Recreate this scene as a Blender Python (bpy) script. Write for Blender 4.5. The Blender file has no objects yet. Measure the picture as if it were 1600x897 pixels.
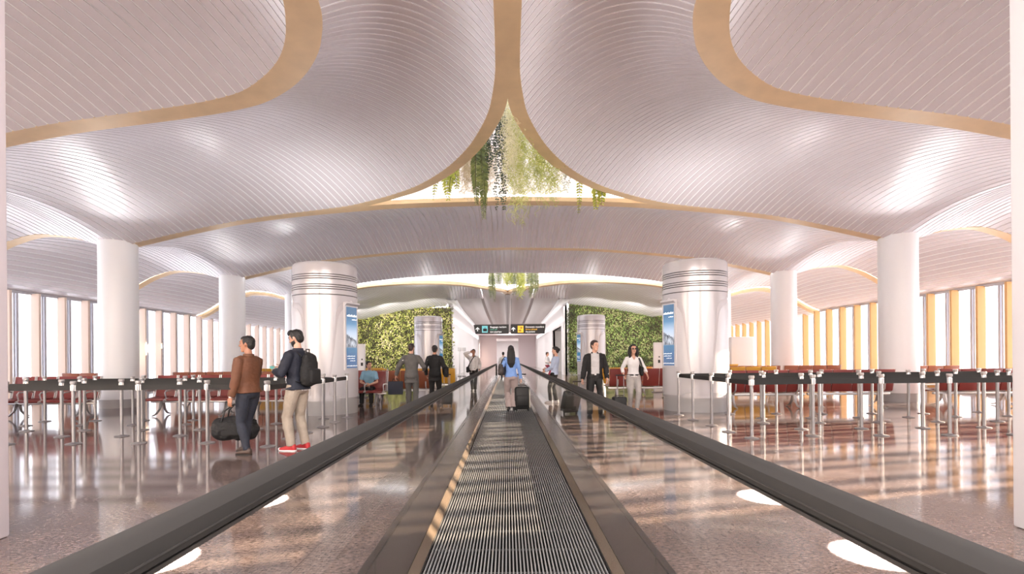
import bpy, bmesh, math, random
from mathutils import Vector, Matrix, noise
R = math.radians
PI = math.pi
SC = bpy.context.scene
COL = SC.collection
random.seed(7)

# ------------------------------------------------------------------ camera
CAM_H, FPX, VX, VY, TH = 1.4, 800.0, 793.0, 560.0, 0.0082

def at(x, y, z=0.0):
    """floor (or height z) point seen at pixel x, y of the 1600x897 frame"""
    dx, dy = x - VX, y - VY
    u, v = dx - TH * dy, dy + TH * dx
    s = v / (CAM_H - z)
    return Vector((u / s, FPX / s, z))

def at_depth(x, y, Y):
    dx, dy = x - VX, y - VY
    u, v = dx - TH * dy, dy + TH * dx
    s = FPX / Y
    return Vector((u / s, Y, CAM_H - v / s))

cd = bpy.data.cameras.new('camera')
cam = bpy.data.objects.new('camera', cd)
COL.objects.link(cam)
cd.sensor_width = 36.0
cd.lens = 36.0 * FPX / 1600.0
cd.shift_x = (800 - VX) / 1600.0
cd.shift_y = (VY - 448.5) / 1600.0
cd.clip_end = 500
cam.matrix_world = Matrix.Translation((0, 0, CAM_H)) @ Matrix.Rotation(R(90), 4, 'X') @ Matrix.Rotation(-TH, 4, 'Z')
SC.camera = cam

# ------------------------------------------------------------------ materials
def lin(c):
    return tuple(((v / 255.0) / 12.92 if v / 255.0 <= 0.04045 else ((v / 255.0 + 0.055) / 1.055) ** 2.4) for v in c)

def mat(name, rgb, rough=0.5, metal=0.0, spec=0.5, var=0.0, scale=8.0, bump=0.0, bscale=40.0, coat=0.0, sheen=0.0, stretch=None):
    m = bpy.data.materials.new(name)
    m.use_nodes = True
    nt = m.node_tree
    b = nt.nodes['Principled BSDF']
    c = lin(rgb)
    b.inputs['Base Color'].default_value = (*c, 1)
    b.inputs['Roughness'].default_value = rough
    b.inputs['Metallic'].default_value = metal
    b.inputs['Specular IOR Level'].default_value = spec
    b.inputs['Coat Weight'].default_value = coat
    b.inputs['Sheen Weight'].default_value = sheen
    tc = nt.nodes.new('ShaderNodeTexCoord')
    src = tc.outputs['Object']
    if stretch:
        mp = nt.nodes.new('ShaderNodeMapping')
        mp.inputs['Scale'].default_value = stretch
        nt.links.new(src, mp.inputs['Vector'])
        src = mp.outputs['Vector']
    if var:
        n = nt.nodes.new('ShaderNodeTexNoise')
        n.inputs['Scale'].default_value = scale
        n.inputs['Detail'].default_value = 4
        nt.links.new(src, n.inputs['Vector'])
        r = nt.nodes.new('ShaderNodeValToRGB')
        r.color_ramp.elements[0].position = 0.3
        r.color_ramp.elements[1].position = 0.7
        r.color_ramp.elements[0].color = (*[max(0, v * (1 - var)) for v in c], 1)
        r.color_ramp.elements[1].color = (*[min(1, v * (1 + var)) for v in c], 1)
        nt.links.new(n.outputs['Fac'], r.inputs['Fac'])
        nt.links.new(r.outputs['Color'], b.inputs['Base Color'])
    if bump:
        n2 = nt.nodes.new('ShaderNodeTexNoise')
        n2.inputs['Scale'].default_value = bscale
        n2.inputs['Detail'].default_value = 3
        nt.links.new(src, n2.inputs['Vector'])
        bp = nt.nodes.new('ShaderNodeBump')
        bp.inputs['Strength'].default_value = bump
        bp.inputs['Distance'].default_value = 0.02
        nt.links.new(n2.outputs['Fac'], bp.inputs['Height'])
        nt.links.new(bp.outputs['Normal'], b.inputs['Normal'])
    return m

def emis(name, rgb, strength):
    m = bpy.data.materials.new(name)
    m.use_nodes = True
    b = m.node_tree.nodes['Principled BSDF']
    b.inputs['Base Color'].default_value = (*lin(rgb), 1)
    b.inputs['Emission Color'].default_value = (*lin(rgb), 1)
    b.inputs['Emission Strength'].default_value = strength
    b.inputs['Roughness'].default_value = 0.3
    return m

def glass(name, tint, refl, ior=1.45):
    m = bpy.data.materials.new(name)
    m.use_nodes = True
    nt = m.node_tree
    out = nt.nodes['Material Output']
    nt.nodes.remove(nt.nodes['Principled BSDF'])
    t = nt.nodes.new('ShaderNodeBsdfTransparent')
    t.inputs['Color'].default_value = (*tint, 1)
    g = nt.nodes.new('ShaderNodeBsdfGlossy')
    g.inputs['Roughness'].default_value = 0.02
    f = nt.nodes.new('ShaderNodeFresnel')
    f.inputs['IOR'].default_value = ior
    mu = nt.nodes.new('ShaderNodeMath')
    mu.operation = 'MULTIPLY'
    mu.inputs[1].default_value = refl
    nt.links.new(f.outputs['Fac'], mu.inputs[0])
    mx = nt.nodes.new('ShaderNodeMixShader')
    nt.links.new(mu.outputs[0], mx.inputs[0])
    nt.links.new(t.outputs[0], mx.inputs[1])
    nt.links.new(g.outputs[0], mx.inputs[2])
    nt.links.new(mx.outputs[0], out.inputs['Surface'])
    return m

M = {}
M['slat'] = mat('slat_white', (214, 208, 212), 0.33, 0.0, 0.5)
M['groove'] = mat('groove_backing', (252, 254, 254), 0.5)
M['gold'] = mat('gold_rim', (226, 198, 158), 0.4, 0.1, 0.5, var=0.06, scale=3)
M['white_column'] = mat('white_column', (240, 240, 240), 0.28)
M['plinth'] = mat('grey_plinth', (166, 164, 163), 0.3)
M['wall'] = mat('white_wall', (225, 222, 222), 0.45)
M['pier_l'] = mat('pier_mauve', (204, 195, 198), 0.45)
M['wall_pink'] = mat('pale_pink_wall', (222, 206, 208), 0.45)
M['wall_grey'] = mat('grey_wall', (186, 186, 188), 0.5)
M['rib'] = mat('rib_grey', (158, 150, 150), 0.4)
M['pillar'] = mat('pillar_white', (200, 196, 197), 0.24, 0.25, 0.5)
M['pillar_dark'] = mat('pillar_groove', (70, 64, 64), 0.4)
M['pillar_panel'] = mat('pillar_panel', (208, 205, 206), 0.3, 0.1)
M['pillar_arch'] = mat('pillar_arch', (192, 187, 188), 0.35, 0.15)
M['steel'] = mat('brushed_steel', (150, 147, 147), 0.34, 0.6)
M['alu'] = mat('aluminium', (205, 203, 202), 0.28, 0.7)
M['belt_black'] = mat('belt_black', (26, 25, 24), 0.7)
M['rail'] = mat('handrail_rubber', (44, 42, 40), 0.75, spec=0.15, var=0.05, scale=2)
M['rail_edge'] = mat('handrail_guide', (52, 49, 47), 0.4)
M['deck'] = mat('deck_bronze', (60, 53, 49), 0.22, 0.3, 0.5)
M['kick'] = mat('kick_bronze', (104, 90, 76), 0.22, 0.55)
M['red'] = mat('red_leatherette', (118, 44, 40), 0.45, var=0.08, scale=3)
M['brick'] = mat('orange_leatherette', (142, 80, 54), 0.45, var=0.08, scale=3)
M['yellow'] = mat('mustard_leatherette', (196, 146, 40), 0.45, var=0.08, scale=3)
M['mullion'] = mat('mullion_grey', (176, 174, 180), 0.35, 0.3)
M['fin_beige'] = mat('fin_beige', (226, 204, 188), 0.5)
M['fin_sunlit'] = mat('fin_sunlit', (206, 164, 108), 0.5)  # right-hand fins: warm sunlight put into the beige fin colour
M['winglass'] = glass('window_glass', (0.8, 0.8, 0.82), 0.5)
M['skyglass'] = glass('tinted_skylight', (0.52, 0.52, 0.53), 0.3)
M['railglass'] = glass('balustrade_glass', (0.975, 0.98, 0.975), 0.22, 1.12)
M['skin'] = mat('skin_light', (206, 160, 136), 0.5, var=0.05, scale=20)
M['skin_tan'] = mat('skin_tan', (168, 118, 92), 0.5, var=0.05, scale=20)
M['hair_black'] = mat('hair_black', (22, 19, 18), 0.55, bump=0.6, bscale=60)
M['hair_brown'] = mat('hair_brown', (52, 36, 30), 0.55, bump=0.6, bscale=60)
M['eye'] = mat('eye_dark', (28, 22, 20), 0.2)
M['lip'] = mat('lip_red', (160, 84, 78), 0.5)
M['black'] = mat('black_cloth', (15, 14, 15), 0.75, var=0.15, scale=6, bump=0.3, bscale=30)
M['black_leather'] = mat('black_leather', (26, 24, 23), 0.45, bump=0.3, bscale=60)
M['navy'] = mat('navy_cloth', (24, 28, 42), 0.75, var=0.15, scale=6, bump=0.35, bscale=22)
M['suede'] = mat('brown_suede', (98, 60, 38), 0.7, var=0.12, scale=6, bump=0.35, bscale=22)
M['jeans_dark'] = mat('dark_jeans', (32, 36, 48), 0.75, var=0.2, scale=8, bump=0.3, bscale=24)
M['khaki'] = mat('khaki_cotton', (160, 148, 134), 0.8, var=0.1, scale=8, bump=0.5, bscale=18)
M['grey_suit'] = mat('grey_suit', (84, 82, 80), 0.8, var=0.1, scale=10, bump=0.3, bscale=24)
M['white_cloth'] = mat('white_cloth', (236, 234, 232), 0.75, var=0.03, scale=6, bump=0.3, bscale=22)
M['grey_shirt'] = mat('grey_white_shirt', (190, 188, 188), 0.75, var=0.08, scale=14, bump=0.3, bscale=24)
M['offwhite'] = mat('offwhite_knit', (214, 211, 208), 0.8, var=0.06, scale=10, bump=0.5, bscale=30)
M['light_blue'] = mat('light_blue_cloth', (134, 176, 198), 0.75, var=0.08, scale=10, bump=0.3, bscale=26)
M['blue'] = mat('blue_shirt', (124, 160, 218), 0.75, var=0.08, scale=8, bump=0.3, bscale=22)
M['pale_blue'] = mat('pale_blue_shirt', (176, 190, 214), 0.75, var=0.06, scale=10, bump=0.3, bscale=26)
M['taupe'] = mat('taupe_trousers', (170, 154, 150), 0.75, var=0.08, scale=8, bump=0.3, bscale=16)
M['grey_jeans'] = mat('grey_jeans', (172, 167, 163), 0.75, var=0.12, scale=7, bump=0.3, bscale=24)
M['brown_shoe'] = mat('brown_shoe', (62, 46, 38), 0.45)
M['red_shoe'] = mat('red_shoe', (176, 44, 48), 0.6)
M['white_shoe'] = mat('white_shoe', (238, 236, 234), 0.5)
M['maroon'] = mat('maroon_cloth', (140, 44, 62), 0.7, bump=0.3)
M['case_grey'] = mat('suitcase_grey', (64, 62, 58), 0.5, var=0.1, scale=5)
M['case_black'] = mat('suitcase_black', (14, 14, 14), 0.55, var=0.1, scale=5)
M['teal'] = mat('teal_card', (120, 196, 190), 0.5)
M['sign_black'] = mat('sign_black', (10, 9, 10), 0.35)
M['sign_white'] = emis('sign_white', (244, 244, 244), 0.75)
M['sign_teal'] = emis('sign_teal', (112, 190, 196), 0.6)
M['sign_green'] = emis('sign_green_text', (88, 176, 148), 0.6)
M['sign_yellow'] = emis('sign_yellow', (250, 190, 50), 0.7)
M['sign_ink'] = mat('sign_ink', (14, 16, 18), 0.5)

def link_nodes(nt, *pairs):
    for a, b in pairs:
        nt.links.new(a, b)

def floor_material():
    m = bpy.data.materials.new('granite_tiles')
    m.use_nodes = True
    nt = m.node_tree
    N = nt.nodes.new
    b = nt.nodes['Principled BSDF']
    tc = N('ShaderNodeTexCoord')
    o = tc.outputs['Object']
    mp = N('ShaderNodeMapping'); mp.inputs['Scale'].default_value = (1, 1.9, 1)
    n1 = N('ShaderNodeTexNoise'); n1.inputs['Scale'].default_value = 26; n1.inputs['Detail'].default_value = 6; n1.inputs['Roughness'].default_value = 0.68
    n2 = N('ShaderNodeTexNoise'); n2.inputs['Scale'].default_value = 2.2; n2.inputs['Detail'].default_value = 4
    n3 = N('ShaderNodeTexNoise'); n3.inputs['Scale'].default_value = 110; n3.inputs['Detail'].default_value = 2
    link_nodes(nt, (o, mp.inputs['Vector']), (mp.outputs[0], n1.inputs['Vector']), (o, n2.inputs['Vector']), (o, n3.inputs['Vector']))
    r1 = N('ShaderNodeValToRGB')
    e = r1.color_ramp.elements
    e[0].position, e[0].color = 0.34, (*lin((64, 55, 52)), 1)
    e[1].position, e[1].color = 0.68, (*lin((150, 134, 128)), 1)
    k = e.new(0.5); k.color = (*lin((112, 97, 91)), 1)
    link_nodes(nt, (n1.outputs['Fac'], r1.inputs['Fac']))
    r2 = N('ShaderNodeValToRGB')
    r2.color_ramp.elements[0].color = (0.78, 0.76, 0.76, 1)
    r2.color_ramp.elements[1].color = (1.12, 1.1, 1.08, 1)
    r2.color_ramp.elements[0].position, r2.color_ramp.elements[1].position = 0.35, 0.65
    link_nodes(nt, (n2.outputs['Fac'], r2.inputs['Fac']))
    mx = N('ShaderNodeMix'); mx.data_type = 'RGBA'; mx.blend_type = 'MULTIPLY'; mx.inputs[0].default_value = 1
    link_nodes(nt, (r1.outputs[0], mx.inputs[6]), (r2.outputs[0], mx.inputs[7]))
    r3 = N('ShaderNodeValToRGB')
    r3.color_ramp.elements[0].color = (0.7, 0.68, 0.68, 1)
    r3.color_ramp.elements[1].color = (1.1, 1.1, 1.1, 1)
    r3.color_ramp.elements[0].position, r3.color_ramp.elements[1].position = 0.36, 0.6
    link_nodes(nt, (n3.outputs['Fac'], r3.inputs['Fac']))
    mx2 = N('ShaderNodeMix'); mx2.data_type = 'RGBA'; mx2.blend_type = 'MULTIPLY'; mx2.inputs[0].default_value = 0.8
    link_nodes(nt, (mx.outputs[2], mx2.inputs[6]), (r3.outputs[0], mx2.inputs[7]))
    sep = N('ShaderNodeSeparateXYZ')
    link_nodes(nt, (o, sep.inputs[0]))
    def joint(sock, pitch, off):
        a = N('ShaderNodeMath'); a.operation = 'ADD'; a.inputs[1].default_value = off
        d = N('ShaderNodeMath'); d.operation = 'DIVIDE'; d.inputs[1].default_value = pitch
        f = N('ShaderNodeMath'); f.operation = 'FRACT'
        s = N('ShaderNodeMath'); s.operation = 'SUBTRACT'; s.inputs[1].default_value = 0.5
        ab = N('ShaderNodeMath'); ab.operation = 'ABSOLUTE'
        g = N('ShaderNodeMath'); g.operation = 'GREATER_THAN'; g.inputs[1].default_value = 0.5 - 0.0025 / pitch
        link_nodes(nt, (sock, a.inputs[0]), (a.outputs[0], d.inputs[0]), (d.outputs[0], f.inputs[0]), (f.outputs[0], s.inputs[0]), (s.outputs[0], ab.inputs[0]), (ab.outputs[0], g.inputs[0]))
        return g.outputs[0]
    jx = joint(sep.outputs['X'], 0.8, 2.24 + 0.8 * 40)
    jy = joint(sep.outputs['Y'], 0.87, -3.62 + 0.87 * 40)
    mxm = N('ShaderNodeMath'); mxm.operation = 'MAXIMUM'
    link_nodes(nt, (jx, mxm.inputs[0]), (jy, mxm.inputs[1]))
    mx3 = N('ShaderNodeMix'); mx3.data_type = 'RGBA'
    mx3.inputs[7].default_value = (*lin((84, 72, 66)), 1)
    link_nodes(nt, (mxm.outputs[0], mx3.inputs[0]), (mx2.outputs[2], mx3.inputs[6]), (mx3.outputs[2], b.inputs['Base Color']))
    b.inputs['Roughness'].default_value = 0.085
    b.inputs['Specular IOR Level'].default_value = 0.75
    return m
M['floor'] = floor_material()

def leaf_material(name, cols, patch=1.2, dark=0.5):
    m = bpy.data.materials.new(name)
    m.use_nodes = True
    nt = m.node_tree
    N = nt.nodes.new
    b = nt.nodes['Principled BSDF']
    b.inputs['Roughness'].default_value = 0.55
    g = N('ShaderNodeNewGeometry')
    tc = N('ShaderNodeTexCoord')
    n = N('ShaderNodeTexNoise'); n.inputs['Scale'].default_value = patch; n.inputs['Detail'].default_value = 3
    nt.links.new(tc.outputs['Object'], n.inputs['Vector'])
    a = N('ShaderNodeMath'); a.operation = 'MULTIPLY_ADD'
    a.inputs[1].default_value = 0.55
    nt.links.new(g.outputs['Random Per Island'], a.inputs[0])
    s = N('ShaderNodeMath'); s.operation = 'MULTIPLY_ADD'; s.inputs[1].default_value = 1.9; s.inputs[2].default_value = -0.72
    nt.links.new(n.outputs['Fac'], s.inputs[0])
    nt.links.new(s.outputs[0], a.inputs[2])
    r = N('ShaderNodeValToRGB')
    e = r.color_ramp.elements
    while len(e) < len(cols):
        e.new(0.5)
    for i, c in enumerate(cols):
        e[i].position = i / (len(cols) - 1)
        e[i].color = (*lin(c), 1)
    nt.links.new(a.outputs[0], r.inputs['Fac'])
    nt.links.new(r.outputs['Color'], b.inputs['Base Color'])
    return m
M['leaf_wall_l'] = leaf_material('living_wall_leaves_yellowish', [(36, 34, 22), (88, 76, 54), (76, 88, 36), (126, 132, 58), (186, 188, 96), (196, 180, 150), (140, 140, 74)])
M['leaf_wall_r'] = leaf_material('living_wall_leaves_green', [(34, 38, 22), (74, 70, 46), (64, 84, 36), (96, 118, 52), (142, 156, 92), (150, 138, 106), (104, 122, 62)])
M['moss_lime'] = leaf_material('moss_lime', [(150, 160, 70), (190, 196, 104), (206, 206, 140)], 3)
M['moss_beige'] = leaf_material('moss_beige', [(166, 146, 116), (206, 190, 160), (214, 206, 170)], 3)
M['moss_pale'] = leaf_material('moss_pale', [(178, 180, 130), (214, 210, 172), (226, 222, 190)], 3)
M['fern_green'] = leaf_material('fern_green', [(66, 78, 44), (104, 116, 62), (132, 140, 76)], 3)
M['fern_yellow'] = leaf_material('fern_yellow', [(118, 128, 34), (156, 160, 52), (178, 180, 80)], 3)
M['string_dark'] = leaf_material('string_leaves_dark', [(28, 44, 34), (44, 62, 48), (64, 84, 62)], 3)
M['string_grey'] = leaf_material('string_leaves_grey', [(176, 182, 168), (196, 202, 190), (210, 214, 200)], 3)
M['stem'] = mat('stem_green', (92, 92, 60), 0.7)

def screen_material():
    """advert panel: blue sky fading to a pale horizon, a rocky peak and dark blue water"""
    m = bpy.data.materials.new('advert_screen')
    m.use_nodes = True
    nt = m.node_tree
    N = nt.nodes.new
    b = nt.nodes['Principled BSDF']
    tc = N('ShaderNodeTexCoord')
    sep = N('ShaderNodeSeparateXYZ')
    nt.links.new(tc.outputs['Generated'], sep.inputs[0])
    r = N('ShaderNodeValToRGB')
    stops = [(0, (84, 112, 150)), (0.14, (70, 106, 150)), (0.32, (60, 120, 160)), (0.36, (130, 150, 170)), (0.44, (226, 230, 242)), (0.58, (196, 214, 236)), (0.72, (104, 152, 192)), (0.86, (72, 116, 154)), (1, (86, 122, 154))]
    e = r.color_ramp.elements
    while len(e) < len(stops):
        e.new(0.5)
    for i, (p, c) in enumerate(stops):
        e[i].position = p
        e[i].color = (*lin(c), 1)
    nt.links.new(sep.outputs['Z'], r.inputs['Fac'])
    n = N('ShaderNodeTexNoise'); n.inputs['Scale'].default_value = 9; n.inputs['Detail'].default_value = 6
    nt.links.new(tc.outputs['Generated'], n.inputs['Vector'])
    rk = N('ShaderNodeValToRGB')
    rk.color_ramp.elements[0].position, rk.color_ramp.elements[0].color = 0.42, (*lin((46, 54, 66)), 1)
    rk.color_ramp.elements[1].position, rk.color_ramp.elements[1].color = 0.6, (*lin((206, 212, 222)), 1)
    nt.links.new(n.outputs['Fac'], rk.inputs['Fac'])
    # rock mask: height below a noisy ridge that falls to one side, above the water line
    rd = N('ShaderNodeMath'); rd.operation = 'MULTIPLY_ADD'; rd.inputs[1].default_value = 0.16; rd.inputs[2].default_value = 0.48
    nt.links.new(n.outputs['Fac'], rd.inputs[0])
    sl = N('ShaderNodeMath'); sl.operation = 'MULTIPLY_ADD'; sl.inputs[1].default_value = -0.1
    nt.links.new(sep.outputs['X'], sl.inputs[0]); nt.links.new(rd.outputs[0], sl.inputs[2])
    lt = N('ShaderNodeMath'); lt.operation = 'LESS_THAN'
    nt.links.new(sep.outputs['Z'], lt.inputs[0]); nt.links.new(sl.outputs[0], lt.inputs[1])
    gt = N('ShaderNodeMath'); gt.operation = 'GREATER_THAN'; gt.inputs[1].default_value = 0.34
    nt.links.new(sep.outputs['Z'], gt.inputs[0])
    mu = N('ShaderNodeMath'); mu.operation = 'MULTIPLY'
    nt.links.new(lt.outputs[0], mu.inputs[0]); nt.links.new(gt.outputs[0], mu.inputs[1])
    mx = N('ShaderNodeMix'); mx.data_type = 'RGBA'
    nt.links.new(mu.outputs[0], mx.inputs[0]); nt.links.new(r.outputs[0], mx.inputs[6]); nt.links.new(rk.outputs[0], mx.inputs[7])
    nt.links.new(mx.outputs[2], b.inputs['Emission Color'])
    b.inputs['Base Color'].default_value = (0.01, 0.01, 0.012, 1)
    b.inputs['Emission Strength'].default_value = 0.85
    b.inputs['Roughness'].default_value = 0.2
    return m
M['screen'] = screen_material()

# ------------------------------------------------------------------ mesh builder
class MB:
    def __init__(s):
        s.v, s.f, s.mi, s.cur = [], [], [], 0
    def add(s, vs, fs, mx=None):
        o = len(s.v)
        s.v += [(mx @ Vector(p))[:] for p in vs] if mx else [tuple(p) for p in vs]
        for f in fs:
            s.f.append([o + i for i in f]); s.mi.append(s.cur)
        return s
    def box(s, c, d, mx=None):
        x, y, z = d[0] / 2, d[1] / 2, d[2] / 2
        vs = [(c[0] + a * x, c[1] + b * y, c[2] + e * z) for e in (-1, 1) for b in (-1, 1) for a in (-1, 1)]
        return s.add(vs, [(0, 2, 3, 1), (4, 5, 7, 6), (0, 1, 5, 4), (2, 6, 7, 3), (0, 4, 6, 2), (1, 3, 7, 5)], mx)
    def rbox(s, c, d, r=0.02, seg=2, mx=None):
        bm = bmesh.new()
        bmesh.ops.create_cube(bm, size=1)
        for v in bm.verts:
            v.co = Vector((v.co.x * d[0], v.co.y * d[1], v.co.z * d[2]))
        bmesh.ops.bevel(bm, geom=bm.edges[:], offset=min(r, min(d) * 0.49), segments=seg, profile=0.5, affect='EDGES')
        bm.verts.index_update()
        vs = [v.co + Vector(c) for v in bm.verts]
        fs = [[v.index for v in f.verts] for f in bm.faces]
        bm.free()
        return s.add(vs, fs, mx)
    def loft(s, rings, cap=True, closed=True, mx=None):
        n = len(rings[0])
        vs = [p for r in rings for p in r]
        fs = []
        for i in range(len(rings) - 1):
            for j in range(n if closed else n - 1):
                k = (j + 1) % n
                fs.append((i * n + j, i * n + k, (i + 1) * n + k, (i + 1) * n + j))
        if cap and closed:
            for base, ring, fl in ((0, rings[0], True), ((len(rings) - 1) * n, rings[-1], False)):
                c = sum((Vector(p) for p in ring), Vector()) / n
                ci = len(vs)
                vs.append(c)
                for j in range(n):
                    k = (j + 1) % n
                    fs.append((base + k, base + j, ci) if fl else (base + j, base + k, ci))
        return s.add(vs, fs, mx)
    def tube(s, pts, rad, n=8, mx=None, flat=1.0, ref=None, dome=False):
        pts = [Vector(p) for p in pts]
        if not hasattr(rad, '__len__'):
            rad = [rad] * len(pts)
        if dome:
            d0 = (pts[0] - pts[1]).normalized(); d1 = (pts[-1] - pts[-2]).normalized()
            r0, r1 = rad[0], rad[-1]
            pts = [pts[0] + d0 * r0 * 0.92, pts[0] + d0 * r0 * 0.6] + pts + [pts[-1] + d1 * r1 * 0.6, pts[-1] + d1 * r1 * 0.92]
            rad = [r0 * 0.38, r0 * 0.8] + list(rad) + [r1 * 0.8, r1 * 0.38]
        rings, u = [], None
        for i, p in enumerate(pts):
            t = (pts[min(i + 1, len(pts) - 1)] - pts[max(i - 1, 0)])
            t = t.normalized() if t.length > 1e-9 else Vector((0, 0, 1))
            if u is None:
                a = Vector(ref) if ref is not None else (Vector((1, 0, 0)) if abs(t.x) < 0.8 else Vector((0, 1, 0)))
                u = (a - t * a.dot(t)).normalized()
            else:
                w = u - t * u.dot(t)
                u = w.normalized() if w.length > 1e-6 else u
            v = t.cross(u)
            rings.append([p + (u * math.cos(2 * PI * k / n) + v * math.sin(2 * PI * k / n) * flat) * rad[i] for k in range(n)])
        return s.loft(rings, mx=mx)
    def lathe(s, prof, n=24, c=(0, 0, 0), mx=None):
        rings = [[(c[0] + r * math.cos(2 * PI * k / n), c[1] + r * math.sin(2 * PI * k / n), c[2] + z) for k in range(n)] for r, z in prof]
        return s.loft(rings, mx=mx)
    def ell(s, c, r, n=12, m=8, mx=None):
        prof = [(math.sin(PI * i / m), -math.cos(PI * i / m)) for i in range(m + 1)]
        prof[0] = (0.02, -1); prof[-1] = (0.02, 1)
        rings = [[(c[0] + r[0] * a * math.cos(2 * PI * k / n), c[1] + r[1] * a * math.sin(2 * PI * k / n), c[2] + r[2] * b) for k in range(n)] for a, b in prof]
        return s.loft(rings, mx=mx)
    def prism(s, poly, d0, d1, axis='y', mx=None):
        """poly: 2-D outline; extruded from d0 to d1 along axis"""
        def P(a, b, d):
            return {'y': (a, d, b), 'x': (d, a, b), 'z': (a, b, d)}[axis]
        n = len(poly)
        vs = [P(a, b, d0) for a, b in poly] + [P(a, b, d1) for a, b in poly]
        fs = [list(range(n))[::-1], list(range(n, 2 * n))] + [(i, (i + 1) % n, n + (i + 1) % n, n + i) for i in range(n)]
        return s.add(vs, fs, mx)
    def mesh(s, name):
        me = bpy.data.meshes.new(name)
        me.from_pydata(s.v, [], s.f)
        return me
    def build(s, name, m, parent=None, loc=None, smooth=35, fix=True):
        me = s.mesh(name)
        ms = m if isinstance(m, (list, tuple)) else [m]
        for x in ms:
            me.materials.append(x)
        if len(ms) > 1:
            me.polygons.foreach_set('material_index', s.mi)
        if fix:
            bm = bmesh.new(); bm.from_mesh(me)
            bmesh.ops.recalc_face_normals(bm, faces=bm.faces[:])
            bm.to_mesh(me); bm.free()
        if smooth:
            me.polygons.foreach_set('use_smooth', [True] * len(me.polygons))
            me.set_sharp_from_angle(angle=R(smooth))
        me.update()
        o = bpy.data.objects.new(name, me)
        COL.objects.link(o)
        if parent is not None:
            o.parent = parent
        if loc is not None:
            o.location = loc
        return o

def tag(o, label=None, cat=None, group=None, kind=None):
    if label: o['label'] = label
    if cat: o['category'] = cat
    if group: o['group'] = group
    if kind: o['kind'] = kind
    return o

def thing(name, label, cat, loc=(0, 0, 0), rz=0.0, group=None, scale=1.0):
    o = bpy.data.objects.new(name, None)
    COL.objects.link(o)
    o.location = loc
    o.rotation_euler = (0, 0, rz)
    o.scale = (scale,) * 3
    o.empty_display_size = 0.2
    return tag(o, label, cat, group)

KIDS = {}
def copy_thing(root, loc, rz, label, group=None):
    def rec(o, par):
        c = o.copy(); COL.objects.link(c)
        if par is not None:
            c.parent = par
        for ch in [x for x in bpy.data.objects if x.parent == o] if o.name not in KIDS else KIDS[o.name]:
            rec(ch, c)
        return c
    def cache(o):
        KIDS[o.name] = list(o.children)
        for ch in KIDS[o.name]:
            cache(ch)
    if root.name not in KIDS:
        cache(root)
    r = rec(root, None)
    r.location = loc
    r.rotation_euler = (0, 0, rz)
    r['label'] = label
    if group: r['group'] = group
    return r

def struct(name, mb, m, smooth=35, label=None, fix=True):
    o = mb.build(name, m, smooth=smooth, fix=fix)
    o['kind'] = 'structure'
    if label: o['label'] = label
    return o

def pchip(xs, ys):
    n = len(xs)
    h = [xs[i + 1] - xs[i] for i in range(n - 1)]
    d = [(ys[i + 1] - ys[i]) / h[i] for i in range(n - 1)]
    m = [d[0]] + [0 if d[i - 1] * d[i] <= 0 else 2 * d[i - 1] * d[i] / (d[i - 1] + d[i]) for i in range(1, n - 1)] + [d[-1]]
    def f(x):
        if x <= xs[0]: return ys[0] + m[0] * (x - xs[0])
        if x >= xs[-1]: return ys[-1] + m[-1] * (x - xs[-1])
        i = max(k for k in range(n - 1) if xs[k] <= x)
        t = (x - xs[i]) / h[i]
        return ((1 + 2 * t) * (1 - t) ** 2 * ys[i] + t * (1 - t) ** 2 * h[i] * m[i] + t * t * (3 - 2 * t) * ys[i + 1] + t * t * (t - 1) * h[i] * m[i + 1])
    return f
# ------------------------------------------------------------------ floor
OFF = 0.04   # the hall's centre line
fl = MB()
fl.box((0, 42, -0.1), (36, 100, 0.2))
struct('floor', fl, M['floor'], smooth=0)

# ------------------------------------------------------------------ ceiling
zr = pchip([0, 3, 5, 7.8, 10, 11.3, 11.9, 12.5, 13.3, 14.3, 15.3, 15.9, 17, 17.5],
           [6.18, 6.12, 6.0, 5.72, 5.31, 5.02, 4.9, 4.98, 5.2, 5.3, 5.06, 4.76, 4.12, 3.92])
def humpx(x):
    t = min(1, max(0, (x - 12.0) / 5.5))
    return 0.55 * (1 - t * t * (3 - 2 * t))
XE = 17.5

class Curve:
    """plan curve through control points, parameter = index of the control point"""
    def __init__(s, pts):
        k = list(range(len(pts)))
        s.n = len(pts) - 1
        s.fx = pchip(k, [p[0] for p in pts]); s.fy = pchip(k, [p[1] for p in pts])
    def __call__(s, u):
        return s.fx(u), s.fy(u)
    def normal(s, u):
        e = 1e-3
        a, b = s(max(0, u - e)), s(min(s.n, u + e))
        dx, dy = b[0] - a[0], b[1] - a[1]
        l = math.hypot(dx, dy) or 1
        return -dy / l, dx / l
def arc_params(c, pitch):
    fine = 60 * c.n
    us = [c.n * i / fine for i in range(fine + 1)]
    L = [0]
    for i in range(fine):
        a, b = c(us[i]), c(us[i + 1])
        L.append(L[-1] + math.hypot(a[0] - b[0], a[1] - b[1]))
    n = max(1, int(round(L[-1] / pitch)))
    out, j = [], 0
    for i in range(n + 1):
        t = L[-1] * i / n
        while j < fine - 1 and L[j + 1] < t: j += 1
        out.append(us[j] + (us[j + 1] - us[j]) * ((t - L[j]) / max(1e-9, L[j + 1] - L[j])))
    return out

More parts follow.
